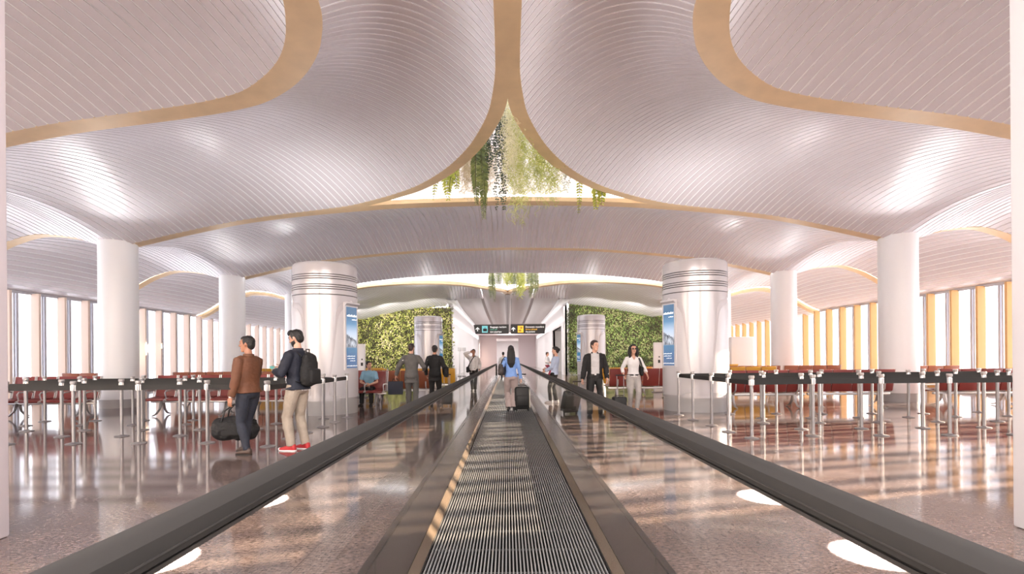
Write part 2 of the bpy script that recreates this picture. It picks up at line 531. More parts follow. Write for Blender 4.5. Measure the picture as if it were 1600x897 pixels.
def shell(name, F, G, sgn, pitch=0.2, gap=0.2, nt=22, dz=0.0, depth=0.012, hump=1.0):
    """slatted shell between the far curve F and the near curve G (same parameter)"""
    sl = MB()
    us = arc_params(F, pitch)
    def P(u, t, up=0.0):
        fx, fy = F(u); gx, gy = G(u)
        x = fx + (gx - fx) * t; y = fy + (gy - fy) * t
        z = zr(fx) + (zr(gx) - zr(fx)) * t + hump * humpx(x) * 4 * t * (1 - t) + dz + up
        return (sgn * x + OFF, y, z)
    for i in range(len(us) - 1):
        ua, ub = us[i], us[i] + (us[i + 1] - us[i]) * (1 - gap)
        rings = []
        for k in range(nt + 1):
            t = k / nt
            rings.append([P(ua, t, depth), P(ua, t), P(ub, t), P(ub, t, depth)])
        sl.loft(rings, cap=False, closed=False)
    o = struct(name, sl, M['slat'], smooth=30, fix=False)
    bk = MB()
    rings = [[P(u, k / nt, depth) for u in us] for k in range(nt + 1)]
    bk.loft(rings, cap=False, closed=False)
    b = bk.build('backing', M['groove'], parent=o, fix=False)
    return o

def band(name, C, off, sgn, clampx=True, ymax=None, lip=0.22, n=120, dz=0.0, lift=0.0):
    """flat rim band of the given width beside plan curve C, with an upstand at its outer edge"""
    mb = MB()
    rings = []
    for i in range(n + 1):
        u = C.n * i / n
        x, y = C(u); nx, ny = C.normal(u)
        ox, oy = x + nx * off, y + ny * off
        if clampx and ox < 0: ox = 0.0
        if ymax: oy = min(oy, max(ymax, y))
        z = zr(x) + dz
        rings.append([(sgn * x + OFF, y, z + 0.09), (sgn * x + OFF, y, z), (sgn * ox + OFF, oy, z + lift), (sgn * ox + OFF, oy, z + lip)])
    mb.loft(rings, cap=False, closed=False)
    return struct(name, mb, M['gold'], smooth=30, fix=False)

# bay one: rounded corner at the centre spine, open to the skylight behind it
F1 = Curve([(.19, 2.5), (.19, 7.2), (.2, 8.3), (.32, 9.6), (.69, 11.0), (1.43, 12.6), (2.7, 14.2), (4.0, 15.05), (5.0, 15.42), (6.6, 15.56), (8.5, 15.6), (11.9, 15.6), (XE, 15.6)])
G1 = Curve([(2.3, 1.5), (2.4, 5.6), (2.5, 6.8), (2.75, 7.55), (3.15, 8.2), (3.8, 8.85), (4.6, 9.28), (5.6, 9.47), (6.4, 9.53), (7.6, 9.56), (9.2, 9.57), (12.0, 9.57), (XE, 9.57)])
g0 = []
for i in range(13):
    x, y = G1(i); nx, ny = G1.normal(i)
    g0.append((min(XE, x + -nx * -0.0 + nx * 0.0 + (ny * 0) ), y))
# outer edge of the gold band (towards the camera) = far edge of bay nought
F0 = Curve([(2.7, 1.0), (2.79, 5.4), (2.9, 6.5), (3.12, 7.2), (3.48, 7.86), (4.05, 8.45), (4.75, 8.88), (5.68, 9.08), (6.45, 9.14), (7.62, 9.17), (9.2, 9.18), (12.0, 9.18), (XE, 9.18)])
G0 = Curve([(4.3, -4), (4.4, -1.5), (4.6, 0), (4.8, 1.0), (5.1, 1.7), (5.5, 2.2), (6.0, 2.5), (6.7, 2.6), (7.3, 2.6), (8.3, 2.6), (9.7, 2.6), (12.2, 2.6), (XE, 2.6)])
Y2, Y3, Y4 = 15.62, 22.2, 28.7
def rib(name, x, w, y0, zf):
    mb = MB(); rings = []
    for k in range(25):
        y = y0 + (85 - y0) * (k / 24.0) ** 1.6
        q = math.exp(-(y - y0) / 5.0)
        z = 5.5 * (1 - q) + zf * q - 0.03
        rings.append([(x - w / 2 + OFF, y, z + 0.3), (x - w / 2 + OFF, y, z), (x + w / 2 + OFF, y, z), (x + w / 2 + OFF, y, z + 0.3)])
    mb.loft(rings)
    struct(name, mb, M['rib'], smooth=0)
def line(y, x0=0.0, x1=XE):
    return Curve([(x0 + (x1 - x0) * i / 4.0, y) for i in range(5)])
F4 = Curve([(1.85, 38.6), (3.0, 38.6), (4.3, 38.7), (5.2, 42.2), (8, 42.4), (11.9, 42.4), (XE, 42.4)])
G4 = Curve([(1.85, 33.3), (2.6, 32.2), (3.8, 31.0), (5.6, 29.9), (8, 29.25), (11.9, 29.0), (XE, 29.0)])
for sgn, side in ((-1, 'left'), (1, 'right')):
    shell('ceiling_slats_near_' + side, F0, G0, sgn, pitch=0.21, gap=0.17)
    bnd = MB(); rings = []
    for i in range(161):
        u = 12 * i / 160
        a, b = G1(u), F0(u)
        za, zb = zr(a[0]), zr(b[0])
        rings.append([(sgn * a[0] + OFF, a[1], za + 0.1), (sgn * a[0] + OFF, a[1], za - 0.02), (sgn * b[0] + OFF, b[1], zb), (sgn * b[0] + OFF, b[1], zb + 0.1)])
    bnd.loft(rings, cap=False, closed=False)
    struct('ceiling_rim_near_' + side, bnd, M['gold'], smooth=30, fix=False)
    shell('ceiling_slats_front_' + side, F1, G1, sgn, pitch=0.205, gap=0.23, nt=26)
    band('ceiling_rim_skylight_' + side, F1, 0.3, sgn, ymax=15.62)
    for (ya, yb, nm) in ((Y2, Y3 - 0.1, 'middle'), (Y3, Y4 - 0.1, 'rear')):
        shell('ceiling_slats_%s_%s' % (nm, side), line(yb), line(ya + 0.36), sgn, pitch=0.205, gap=0.24)
        mb = MB(); rings = []
        for i in range(81):
            x = XE * i / 80
            rings.append([(sgn * x + OFF, ya + 0.36, zr(x) + 0.1), (sgn * x + OFF, ya + 0.36, zr(x)), (sgn * x + OFF, ya, zr(x) + 0.03), (sgn * x + OFF, ya, zr(x) + 0.16)])
        mb.loft(rings, cap=False, closed=False)
        struct('ceiling_rim_%s_%s' % (nm, side), mb, M['gold'], smooth=30, fix=False)
    shell('ceiling_slats_end_' + side, F4, G4, sgn, pitch=0.205, gap=0.24, dz=-0.22, hump=0.4)
    # rim of the end bay, running on to the point where both sides meet
    GR = Curve([(0.16, 36.6), (0.35, 35.6), (0.9, 34.5), (1.85, 33.3), (2.6, 32.2), (3.8, 31.0), (5.6, 29.9), (8, 29.25), (11.9, 29.0), (XE, 29.0)])
    mb = MB(); rings = []
    for i in range(121):
        u = GR.n * i / 120
        x, y = GR(u); nx, ny = GR.normal(u)
        z = zr(x) - 0.22
        ox, oy = max(0.0, x - nx * 0.32), y - ny * 0.32
        rings.append([(sgn * x + OFF, y, z + 0.06), (sgn * x + OFF, y, z), (sgn * ox + OFF, oy, z + 0.03), (sgn * ox + OFF, oy, z + 0.2)])
    mb.loft(rings, cap=False, closed=False)
    struct('ceiling_rim_end_' + side, mb, M['gold'], smooth=30, fix=False)
    # smooth petals of the passage ceiling
    def petal(xa, xb, ya_f, nm, z0, sag):
        mb = MB(); rings = []
        for k in range(25):
            t = (k / 24.0) ** 1.6
            ring = []
            for j in range(13):
                q = j / 12.0
                x = xa + (xb - xa) * q
                ya = ya_f(x)
                y = ya + (85 - ya) * t
                zf = zr(x) - 0.22
                w = math.exp(-(y - ya) / 5.0)
                z = (z0 + sag * (1 - (2 * q - 1) ** 2) ** 0.8) * (1 - w) + zf * w
                ring.append((sgn * x + OFF, y, z))
            rings.append(ring)
        mb.loft(rings, cap=False, closed=False)
        struct('ceiling_petal_%s_%s' % (nm, side), mb, M['wall'], smooth=40, fix=False)
    fr = pchip([0.16, 0.35, 0.9, 1.85], [36.6, 35.6, 34.5, 33.3])
    petal(0.16, 1.72, fr, 'inner', 5.5, 0.5)
    petal(1.98, 3.8, lambda x: 38.5, 'middle', 5.5, 0.5)
    petal(4.0, 4.7, lambda x: 38.5, 'outer', 5.5, 0.3)
    for x, w, y0 in ((1.85, 0.27, 38.4), (3.9, 0.22, 38.6)):
        rib('ceiling_rib_' + side, sgn * x, w, y0, zr(x) - 0.22)
rib('ceiling_rib_centre', 0, 0.34, 36.5, zr(0) - 0.22)

# ------------------------------------------------------------------ white columns
for yk, nm in ((15.7, 'front'), (22.2, 'middle'), (28.7, 'rear'), (35.2, 'end')):
    for sgn, side in ((-1, 'left'), (1, 'right')):
        x = sgn * 11.95 + OFF
        c = MB()
        n = 40
        def ring(z, r):
            out = []
            for k in range(n):
                a = 2 * PI * k / n
                ca, sa = math.cos(a), math.sin(a)
                out.append((x + r * ca, yk + r * sa, z))
            return out
        c.loft([ring(0.26, 0.51), ring(5.25, 0.51)])
        o = struct('column_%s_%s' % (nm, side), c, M['white_column'], smooth=40)
        p = MB(); p.loft([ring(0.0, 0.5), ring(0.26, 0.5)])
        p.build('plinth', M['plinth'], parent=o)

# piers at the edges of the view
for sgn, side, y1 in ((-1, 'left', 4.13), (1, 'right', 4.17)):
    p = MB()
    p.rbox((sgn * (4.06 + 0.6) + OFF, y1 - 0.9, 3.4), (1.2, 1.8, 6.8), 0.02, 2)
    struct('pier_' + side, p, M['pier_l'] if sgn < 0 else M['wall'], smooth=30)

# ------------------------------------------------------------------ window walls
PITCH = 1.1
win_n = 0
for sgn, side in ((-1, 'left'), (1, 'right')):
    X = sgn * 17.5 + OFF
    for i in range(31):
        y = 8.85 + i * PITCH
        win_n += 1
        f = MB()
        f.box((X - sgn * 0.03, y + PITCH / 2, 3.9), (0.14, PITCH, 0.1))
        f.box((X - sgn * 0.03, y + PITCH / 2, 0.1), (0.14, PITCH, 0.2))
        f.box((X, y + 0.42, 2.0), (0.12, 0.05, 3.8))
        f.box((X + sgn * 0.2, y + 0.56, 2.0), (0.5, 0.07, 3.8))
        w = f.build('window_%d' % win_n, M['mullion'], smooth=0)
        w['kind'] = 'structure'
        g = MB(); g.box((X, y + PITCH / 2, 2.03), (0.012, PITCH - 0.1, 3.66))
        g.build('pane', M['winglass'], parent=w, smooth=0)
        n = MB(); n.box((X - sgn * 0.2, y, 1.98), (0.3, 0.09, 3.84))
        n.build('fin', M['fin_beige'] if sgn < 0 else M['fin_sunlit'], parent=w, smooth=0)
    hd = MB(); hd.box((X + sgn * 0.06, 25.5, 4.12), (0.2, 35, 0.36))
    struct('trim_head_' + side, hd, M['wall'], smooth=0)
    # end wall either side of the passage
    e = MB()
    e.box((sgn * (4.75 + 12.9 / 2) + OFF, 42.6, 3.6), (12.9, 0.4, 7.2))
    struct('wall_end_' + side, e, M['wall'], smooth=0)

bw = MB(); bw.box((0, -6.0, 3.6), (36, 0.3, 7.2))
struct('wall_back', bw, M['wall'], smooth=0)
for sgn, side in ((-1, 'left'), (1, 'right')):
    e = MB(); e.box((sgn * 17.6 + OFF, 1.4, 3.0), (0.3, 14.6, 6.0))
    struct('wall_' + side, e, M['wall'], smooth=0)
# passage walls
pl = MB(); pl.box((-4.75 + OFF, 63.7, 3.0), (0.3, 42.6, 6.0))
struct('wall_passage_left', pl, M['wall'], smooth=0)
pr = MB()
pr.box((4.75 + OFF, 43.2, 3.0), (0.3, 1.6, 6.0))
pr.box((4.75 + OFF, 69.0, 3.0), (0.3, 32.0, 6.0))
pr.box((4.75 + OFF, 48.5, 5.1), (0.3, 9.0, 1.8))
struct('wall_passage_right', pr, M['wall'], smooth=0)
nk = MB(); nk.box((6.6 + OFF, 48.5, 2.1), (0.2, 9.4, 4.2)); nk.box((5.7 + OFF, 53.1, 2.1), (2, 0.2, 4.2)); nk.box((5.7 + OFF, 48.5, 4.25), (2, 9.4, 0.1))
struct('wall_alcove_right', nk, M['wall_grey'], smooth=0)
ew = MB()
for sgn in (-1, 1):
    ew.box((sgn * 3.25 + OFF, 85, 3.0), (2.9, 0.3, 6.0))
ew.box((OFF, 85, 5.3), (3.7, 0.3, 1.2))
struct('wall_passage_end', ew, M['wall_pink'], smooth=0)
ln = MB(); ln.box((OFF, 70, 4.75), (9.2, 0.5, 0.35))
struct('beam_passage', ln, M['wall_pink'], smooth=0)
ew = MB()
ew.box((OFF, 104, 3.0), (9, 0.3, 6)); ew.box((OFF, 95, 4.9), (9, 18, 0.2))
ew.box((-2.6, 95, 2.4), (0.2, 18, 4.8)); ew.box((2.7, 95, 2.4), (0.2, 18, 4.8))
struct('wall_room_beyond', ew, M['wall'], smooth=0)
fl2 = MB(); fl2.box((0, 98, -0.1), (12, 12, 0.198))
struct('floor_beyond', fl2, M['floor'], smooth=0)

# tinted glazing dimming the sky over the openings, with kerbs added against side light
for (y0, y1, nm) in ((8.6, 17.2, 'front'), (28.0, 38.0, 'rear')):
    g = MB()
    g.box((OFF, (y0 + y1) / 2, 9.3), (13.0, y1 - y0, 0.03))
    o = struct('skylight_glass_' + nm, g, M['skyglass'], smooth=0)
    c = MB()
    for sx in (-1, 1):
        c.box((OFF + sx * 6.5, (y0 + y1) / 2, 8.05), (0.12, y1 - y0, 2.5))
    for yy in (y0, y1):
        c.box((OFF, yy, 8.1), (13.0, 0.12, 2.4))
    c.build('light_blocking_kerb', M['wall'], parent=o, smooth=0)
    b = MB()
    for i in range(6):
        b.box((OFF - 6.5 + 13.0 * i / 5, (y0 + y1) / 2, 9.4), (0.1, y1 - y0, 0.16))
    for i in range(4):
        b.box((OFF, y0 + (y1 - y0) * i / 3, 9.4), (13.0, 0.1, 0.16))
    b.build('glazing_bars', M['wall'], parent=o, smooth=0)
# ------------------------------------------------------------------ moving walkway
CX = OFF + 0.0
ww = thing('moving_walkway', 'long moving walkway with ridged black belt, bronze decks, glass sides and dark handrails', 'walkway', (CX, 0, 0))
W0, W1 = -1.5, 39.6
b = MB()
b.box((0, (W0 + W1) / 2, 0.006), (1.2, W1 - W0, 0.006))
belt = b.build('belt', mat('belt_groove', (5, 5, 5), 0.8, spec=0.1), parent=ww, smooth=0)
b = MB()
NR = 50
for i in range(NR):
    x = -0.6 + 1.2 * (i + 0.5) / NR
    b.box((x, (W0 + W1) / 2, 0.016), (0.0088, W1 - W0, 0.02))
b.build('ridges', mat('belt_ridge', (140, 139, 138), 0.4, 0.4), parent=belt, smooth=0)
b = MB()
y = W0
while y < W1:
    b.box((0, y, 0.0125), (1.2, 0.008, 0.016)); y += 0.4
b.build('joint_strips', mat('belt_joint', (52, 51, 50), 0.6), parent=belt, smooth=0)
ZD = 0.11
for s in (-1, 1):
    d = MB()
    y, L = W0, 3.9
    while y < W1 - 0.1:
        e = min(W1, y + L)
        d.prism([(s * 0.655, ZD), (s * 0.955, ZD), (s * 0.97, ZD - 0.015), (s * 0.97, 0.0), (s * 0.655, 0.0)], y + 0.003, e - 0.003)
        y = e
    d.build('deck', M['deck'], parent=ww, smooth=0)
    k = MB()
    k.prism([(s * 0.602, 0.0), (s * 0.606, 0.045), (s * 0.652, ZD - 0.002), (s * 0.654, 0.0)], W0, W1)
    k.build('skirt', M['kick'], parent=ww, smooth=0)
    br = MB()
    br.box((s * 0.611, (W0 + W1) / 2, 0.03), (0.018, W1 - W0, 0.02))
    br.build('brush_strip', M['belt_black'], parent=ww, smooth=0)
    y, L = W0, 2.4
    while y < W1 - 0.3:
        e = min(W1 - 0.15, y + L)
        g = MB(); g.box((s * 0.905, (y + e) / 2, (ZD + 0.93) / 2), (0.012, e - y - 0.012, 0.93 - ZD))
        g.build('glass_panel', M['railglass'], parent=ww, smooth=0)
        y = e
    # handrail: chunky bevelled profile with a lighter inner face
    h = MB()
    ce = 0.905
    prof = [(-0.075, 0.945), (-0.075, 0.965), (-0.062, 0.995), (-0.02, 1.004), (0.05, 0.998), (0.085, 0.975), (0.09, 0.945), (0.055, 0.925), (-0.045, 0.925)]
    h.prism([(s * (ce + a), z) for a, z in prof], W0, W1)
    r = h.build('handrail', M['rail'], parent=ww, smooth=30)
    g = MB()
    g.box((s * (ce - 0.076), (W0 + W1) / 2, 0.962), (0.004, W1 - W0, 0.004))
    g.box((s * (ce - 0.03), (W0 + W1) / 2, 0.921), (0.05, W1 - W0, 0.012))
    g.build('handrail_guide', M['rail_edge'], parent=r, smooth=0)
    p = MB()
    p.rbox((s * ce, W1 + 0.02, 0.47), (0.12, 0.14, 0.94), 0.02)
    p.build('end_post', M['rail'], parent=ww)

# ------------------------------------------------------------------ queue barriers
def make_stanchion():
    t = thing('belt_stanchion', 'x', 'queue post', group='queue posts')
    m = MB(); m.lathe([(0.118, 0), (0.12, 0.008), (0.112, 0.014), (0.05, 0.022), (0.036, 0.034)], 20)
    m.build('base', M['steel'], parent=t)
    m = MB(); m.lathe([(0.028, 0.02), (0.028, 0.96)], 14)
    m.build('pole', M['steel'], parent=t)
    m = MB(); m.lathe([(0.03, 0.9), (0.036, 0.905), (0.036, 1.0), (0.034, 1.01), (0.046, 1.03), (0.048, 1.06), (0.04, 1.072)], 14)
    for a in range(4):
        m.box((0.038 * math.cos(a * PI / 2), 0.038 * math.sin(a * PI / 2), 0.955), (0.018, 0.018, 0.09))
    m.build('belt_head', M['alu'], parent=t)
    return t
st0 = None
def queue_row(posts, text, close=None, ordinals=None):
    """posts from the walkway outwards; a belt runs from each post to the next"""
    global st0
    names = ['first', 'second', 'third', 'fourth', 'fifth', 'sixth', 'seventh', 'eighth']
    for i, (x, y) in enumerate(posts):
        lab = 'slim silver queue post, %s of its row, %s' % (names[i] if i else 'walkway-end', text)
        if st0 is None:
            st0 = make_stanchion(); r = st0; r.location = (x, y, 0); r['label'] = lab
            KIDS[r.name] = list(r.children)
            for ch in r.children: KIDS[ch.name] = []
        else:
            r = copy_thing(st0, (x, y, 0), 0, lab)
        nxt = posts[i + 1] if i + 1 < len(posts) else close
        if nxt:
            d = Vector((nxt[0] - x, nxt[1] - y, 0)); l = d.length - 0.07; u = d.normalized()
            m = MB()
            mx = Matrix.Rotation(math.atan2(u.y, u.x), 4, 'Z')
            m.box((0.035 + l / 2, 0, 0.955), (l, 0.006, 0.085), mx)
            m.build('belt', M['belt_black'], parent=r, smooth=0)
# left side
LA = [(-3.9, 8.3), (-5.12, 8.72), (-6.29, 8.72), (-7.4, 8.72), (-8.55, 8.72)]
LB = [(-3.9, 9.1), (-5.0, 9.57), (-6.13, 9.57), (-7.22, 9.57), (-8.34, 9.57), (-9.5, 9.57)]
LC = [(-3.86, 9.8), (-5.1, 10.4), (-6.26, 10.4), (-7.43, 10.4), (-8.6, 10.4), (-9.78, 10.4)]
LD = [(-3.85, 10.65), (-5.1, 11.27), (-5.97, 11.27), (-7.1, 11.27), (-8.24, 11.25), (-9.4, 11.25), (-10.6, 11.25)]
LE = [(-3.87, 11.45), (-4.35, 12.1), (-5.2, 12.1), (-6.3, 12.1), (-7.4, 12.05), (-8.6, 12.1), (-9.75, 12.1), (-10.9, 12.05)]
LX = [(-3.88, 12.35)]
rows = [(LA, 'front row of the left queue'), (LB, 'second row of the left queue'), (LC, 'third row of the left queue'), (LD, 'fourth row of the left queue'), (LE, 'fifth row of the left queue')]
for P, t in rows: queue_row(P, t)
queue_row(LX, 'standing nearest the left round pillar', close=LE[0])
RA = [(4.15, 8.72), (5.32, 8.93), (6.49, 8.9), (7.66, 8.88), (8.8, 8.88)]
RB = [(4.09, 9.5), (5.59, 9.76), (6.75, 9.78), (7.92, 9.78), (9.09, 9.78), (10.2, 9.78)]
RC = [(4.14, 10.4), (5.34, 10.7), (6.49, 10.67), (7.73, 10.67), (8.95, 10.67), (10.2, 10.67)]
RD = [(4.1, 11.35), (5.7, 11.52), (6.8, 11.5), (7.88, 11.5), (9.0, 11.5), (10.1, 11.55), (11.3, 11.55)]
RE = [(4.1, 12.3), (5.4, 12.45), (6.5, 12.4), (7.54, 12.3), (8.75, 12.3), (9.9, 12.2), (11.4, 12.4)]
for P, t in [(RA, 'front row of the right queue'), (RB, 'second row of the right queue'), (RC, 'third row of the right queue'), (RD, 'fourth row of the right queue'), (RE, 'fifth row of the right queue')]:
    queue_row(P, t)
for a, b_ in ((RA[0], RB[0]), (RB[0], RC[0]), (RC[0], RD[0]), (RD[0], RE[0]), (LA[0], LB[0]), (LB[0], LC[0]), (LC[0], LD[0]), (LD[0], LE[0])):
    # side belts along the walkway, each drawn out of the nearer post
    r = [o for o in bpy.data.objects if o.type == 'EMPTY' and o.name.startswith('belt_stanchion') and abs(o.location.x - a[0]) < 1e-4 and abs(o.location.y - a[1]) < 1e-4][0]
    d = Vector((b_[0] - a[0], b_[1] - a[1], 0)); l = d.length - 0.07; u = d.normalized()
    m = MB(); m.box((0.035 + l / 2, 0, 0.955), (l, 0.006, 0.085), Matrix.Rotation(math.atan2(u.y, u.x), 4, 'Z'))
    m.build('belt', M['belt_black'], parent=r, smooth=0)

# ------------------------------------------------------------------ waiting benches
def make_bench(kind, m):
    t = thing('waiting_bench', 'x', 'bench', group='four-seat waiting benches')
    Wd = 0.56
    for i in range(4):
        x = (i - 1.5) * Wd
        a = MB(); a.rbox((0, 0, 0), (Wd - 0.07, 0.46, 0.065), 0.025, 2)
        o = a.build('seat', m, parent=t); o.location = (x, -0.06, 0.44); o.rotation_euler = (R(5), 0, 0)
        a = MB(); a.rbox((0, 0, 0), (Wd - 0.015, 0.05, 0.6), 0.022, 2)
        o = a.build('backrest', m, parent=t); o.location = (x, 0.235, 0.73); o.rotation_euler = (R(-11), 0, 0)
    a = MB(); a.rbox((0, 0.06, 0.36), (2.26, 0.09, 0.07), 0.02, 2)
    a.build('beam', M['alu'], parent=t)
    for i in range(5):
        x = (i - 2) * Wd
        a = MB()
        for dx in (-0.022, 0.022):
            pts = [(x + dx, -0.3, 0.41), (x + dx, -0.2, 0.455), (x + dx, 0.1, 0.43), (x + dx, 0.155, 0.47), (x + dx, 0.185, 0.6), (x + dx, 0.262, 1.03)]
            a.tube(pts, 0.014, 6)
        a.build('side_rail', M['alu'], parent=t)
        a = MB()
        a.tube([(x, -0.22, 0.42), (x, -0.27, 0.6), (x, -0.22, 0.645), (x, 0.1, 0.655), (x, 0.22, 0.62)], [0.016, 0.018, 0.022, 0.022, 0.016], 6)
        a.build('armrest', M['alu'], parent=t)
    for x in (-0.84, 0.84):
        a = MB()
        a.tube([(x, 0.06, 0.37), (x, 0.0, 0.3), (x, -0.06, 0.16), (x, -0.2, 0.05), (x, -0.34, 0.02)], [0.05, 0.045, 0.035, 0.03, 0.022], 8, flat=0.6)
        a.tube([(x, 0.06, 0.37), (x, 0.1, 0.3), (x, 0.14, 0.16), (x, 0.24, 0.05), (x, 0.36, 0.02)], [0.05, 0.045, 0.035, 0.03, 0.022], 8, flat=0.6)
        a.tube([(x, 0.14, 0.37), (x, 0.27, 0.5), (x, 0.29, 0.66)], 0.022, 6)
        a.build('leg', M['alu'], parent=t)
    return t
protos = {}
def bench(x, y, rz, color, label):
    if color not in protos:
        r = make_bench('front', M[color]); protos[color] = r
        r.location = (x, y, 0); r.rotation_euler = (0, 0, R(rz)); r['label'] = label
        KIDS[r.name] = list(r.children)
        for ch in r.children: KIDS[ch.name] = []
        return r
    return copy_thing(protos[color], (x, y, 0), R(rz), label)
# left hall
bench(-8.1, 13.2, 0, 'red', 'red four-seat bench facing us between the first two white columns on the left')
bench(-5.75, 13.25, 0, 'red', 'red four-seat bench behind the two standing men, by the left round pillar')
bench(-11.55, 12.9, 0, 'red', 'red four-seat bench left of the nearest left-hand white column')
bench(-12.6, 10.9, 0, 'red', 'red four-seat bench nearest the left pier')
bench(-10.2, 17.6, 180, 'brick', 'rust-coloured bench, back to us, just behind the nearest left column')
bench(-7.75, 17.6, 180, 'brick', 'rust-coloured bench, back to us, left of the brown-jacketed man')
bench(-13.6, 17.2, 180, 'brick', 'rust-coloured bench, back to us, by the windows at far left')
bench(-5.3, 18.0, 180, 'red', 'dark red bench, back to us, seen between the two standing men')
bench(-9.3, 22.9, 180, 'yellow', 'mustard bench in the left hall in front of the second white column')
bench(-11.6, 23.6, 180, 'yellow', 'mustard bench in the left hall nearest the windows')
bench(-6.6, 23.0, 180, 'yellow', 'mustard bench behind the standing men in the left hall')
bench(-4.85, 15.6, 0, 'red', 'red bench on which the man in the light blue shirt sits')
bench(-3.55, 17.2, 180, 'brick', 'rust-coloured bench behind the dark briefcase of the grey-suited man')
bench(-5.9, 20.6, 180, 'yellow', 'mustard bench under the left living wall')
bench(-3.2, 20.6, 180, 'yellow', 'mustard bench between the two suited men')
# right hall
bench(4.55, 17.5, 180, 'red', 'dark red bench, back to us, behind the woman in the white top')
bench(2.55 + 1.7, 19.3, 180, 'yellow', 'mustard bench behind the woman in the white top')
bench(6.95, 14.0, 180, 'red', 'dark red bench, back to us, right of the right round pillar')
bench(9.3, 14.05, 180, 'red', 'dark red bench, back to us, left of the nearest right-hand column')
bench(12.7, 14.0, 180, 'red', 'dark red bench, back to us, right of the nearest right-hand column')
bench(15.05, 14.1, 180, 'red', 'dark red bench, back to us, beside the right-hand windows')
bench(9.7, 20.6, 180, 'brick', 'rust-coloured bench in the right hall right of the second column')
bench(12.1, 20.6, 180, 'brick', 'rust-coloured bench in the right hall behind the nearest column')
bench(14.7, 18.2, 180, 'brick', 'rust-coloured bench in the right hall beside the windows')
bench(10.1, 25.2, 180, 'yellow', 'mustard bench in the right hall right of the second column')
bench(8.6, 18.8, 180, 'yellow', 'mustard bench in the right hall close behind the right round pillar')
bench(6.3, 21.5, 180, 'brick', 'rust-coloured bench partly hidden by the right round pillar')

# ------------------------------------------------------------------ round pillars with screens
def pillar(label, x, y, sgn):
    t = thing('information_pillar', label, 'pillar', (x, y, 0), group='round white pillars')
    r = 0.82
    prof = [(r, 0.36), (r, 3.0)]
    z = 3.0
    def groove(z):
        return [(r, z - 0.012), (r - 0.022, z - 0.01), (r - 0.022, z + 0.01), (r, z + 0.012)]
    for z in (3.05, 3.19, 3.245, 3.3, 3.45, 3.505, 3.56):
        prof += groove(z)
    prof += [(r, 3.78), (r - 0.015, 3.84), (r - 0.05, 3.88), (r - 0.12, 3.9), (0.05, 3.9)]
    m = MB(); m.lathe(prof, 72)
    m.build('body', M['pillar'], parent=t, smooth=25)
    m = MB()
    for z in (3.05, 3.19, 3.245, 3.3, 3.45, 3.505, 3.56):
        m.lathe([(r - 0.018, z - 0.009), (r - 0.018, z + 0.009)], 72)
    m.build('grooves', M['pillar_dark'], parent=t)
    m = MB(); m.lathe([(r - 0.012, 0.0), (r - 0.012, 0.36)], 72)
    m.build('plinth', M['plinth'], parent=t)
    # arched facing panels: one round the screen, one opposite
    def arch(ac, half, zt, grow, rr, name, mt):
        mm = MB(); rings = []
        nz = 26
        for i in range(nz + 1):
            q = i / nz
            zz = 0.42 + (zt - 0.42) * q
            w = half + grow * (1 - q)
            top = 0.42
            if zz > zt - top:
                w *= math.sqrt(max(0.0, 1 - ((zz - (zt - top)) / top) ** 2.6)) * 0.985 + 0.015
            if zz < 0.62:
                w *= math.sqrt(max(0.0, 1 - ((0.62 - zz) / 0.2) ** 2.6)) * 0.5 + 0.5
            rings.append([(rr * math.cos(ac + w * (2 * j / 16 - 1)), rr * math.sin(ac + w * (2 * j / 16 - 1)), zz) for j in range(17)])
        inner = [[(p[0] * (r - 0.01) / rr, p[1] * (r - 0.01) / rr, p[2]) for p in rg] for rg in rings]
        for a, b2 in zip(rings, inner):
            pass
        mm.loft([b2 + a[::-1] for a, b2 in zip(rings, inner)])
        return mm.build(name, mt, parent=t, smooth=40)
    ac = R(200) if sgn > 0 else R(-20)
    opp = ac + (R(122) if sgn > 0 else -R(122))
    for cen, nm in ((ac, 'front'), (opp, 'side')):
        arch(cen, R(30), 2.93, R(18), r + 0.004, 'arch_surround', M['pillar_arch'])
        arch(cen, R(26), 2.78, R(21), r + 0.009, 'facing_panel', M['pillar_panel'])
    # screen
    mx = Matrix.Rotation(ac, 4, 'Z')
    m = MB()
    hw = 0.21
    m.box((r - 0.04, 0, 2.0), (0.1, 2 * hw + 0.11, 1.74), mx)
    m.prism([(r - 0.04, 2.88), (r + 0.07, 2.88), (r + 0.07, 2.84), (r + 0.03, 2.80), (r - 0.04, 2.80)], -hw - 0.06, hw + 0.06, 'y', mx)
    fr = m.build('screen_frame', M['pillar_panel'], parent=t, smooth=0)
    m = MB(); m.box((0, 0, 0), (2 * hw, 0.02, 1.58))
    s = m.build('screen', M['screen'], parent=t, smooth=0)
    s.location = ((r + 0.008) * math.cos(ac), (r + 0.008) * math.sin(ac), 1.97)
    s.rotation_euler = (0, 0, ac + PI / 2)
    for dx, z, wdt, hgt in ((0.0, 0.57, 0.4, 0.055), (0.1, 0.47, 0.2, 0.028), (-0.04, -0.48, 0.34, 0.02), (-0.04, -0.54, 0.3, 0.016), (0.02, -0.6, 0.22, 0.016), (0, -0.73, 0.44, 0.02)):
        mm = MB()
        # short strokes standing for the small white lettering of the advert
        k = max(3, int(wdt / 0.035))
        for i in range(k):
            hh = hgt * (0.6 + 0.4 * ((i * 7) % 3) / 2)
            mm.box((dx - wdt / 2 + wdt * (i + 0.5) / k, -0.013, z + (hh - hgt) / 2), (wdt / k * 0.72, 0.004, hh))
        mm.build('lettering', M['sign_white'], parent=s, smooth=0)
    return t
pillar('large white round pillar left of the walkway, blue screen facing it, behind the queue', -4.83, 13.6, -1)
pillar('large white round pillar right of the walkway, blue screen facing it, behind the queue', 4.98, 13.6, 1)
pillar('smaller-looking white round pillar in front of the left living wall', -4.66, 30.2, -1)
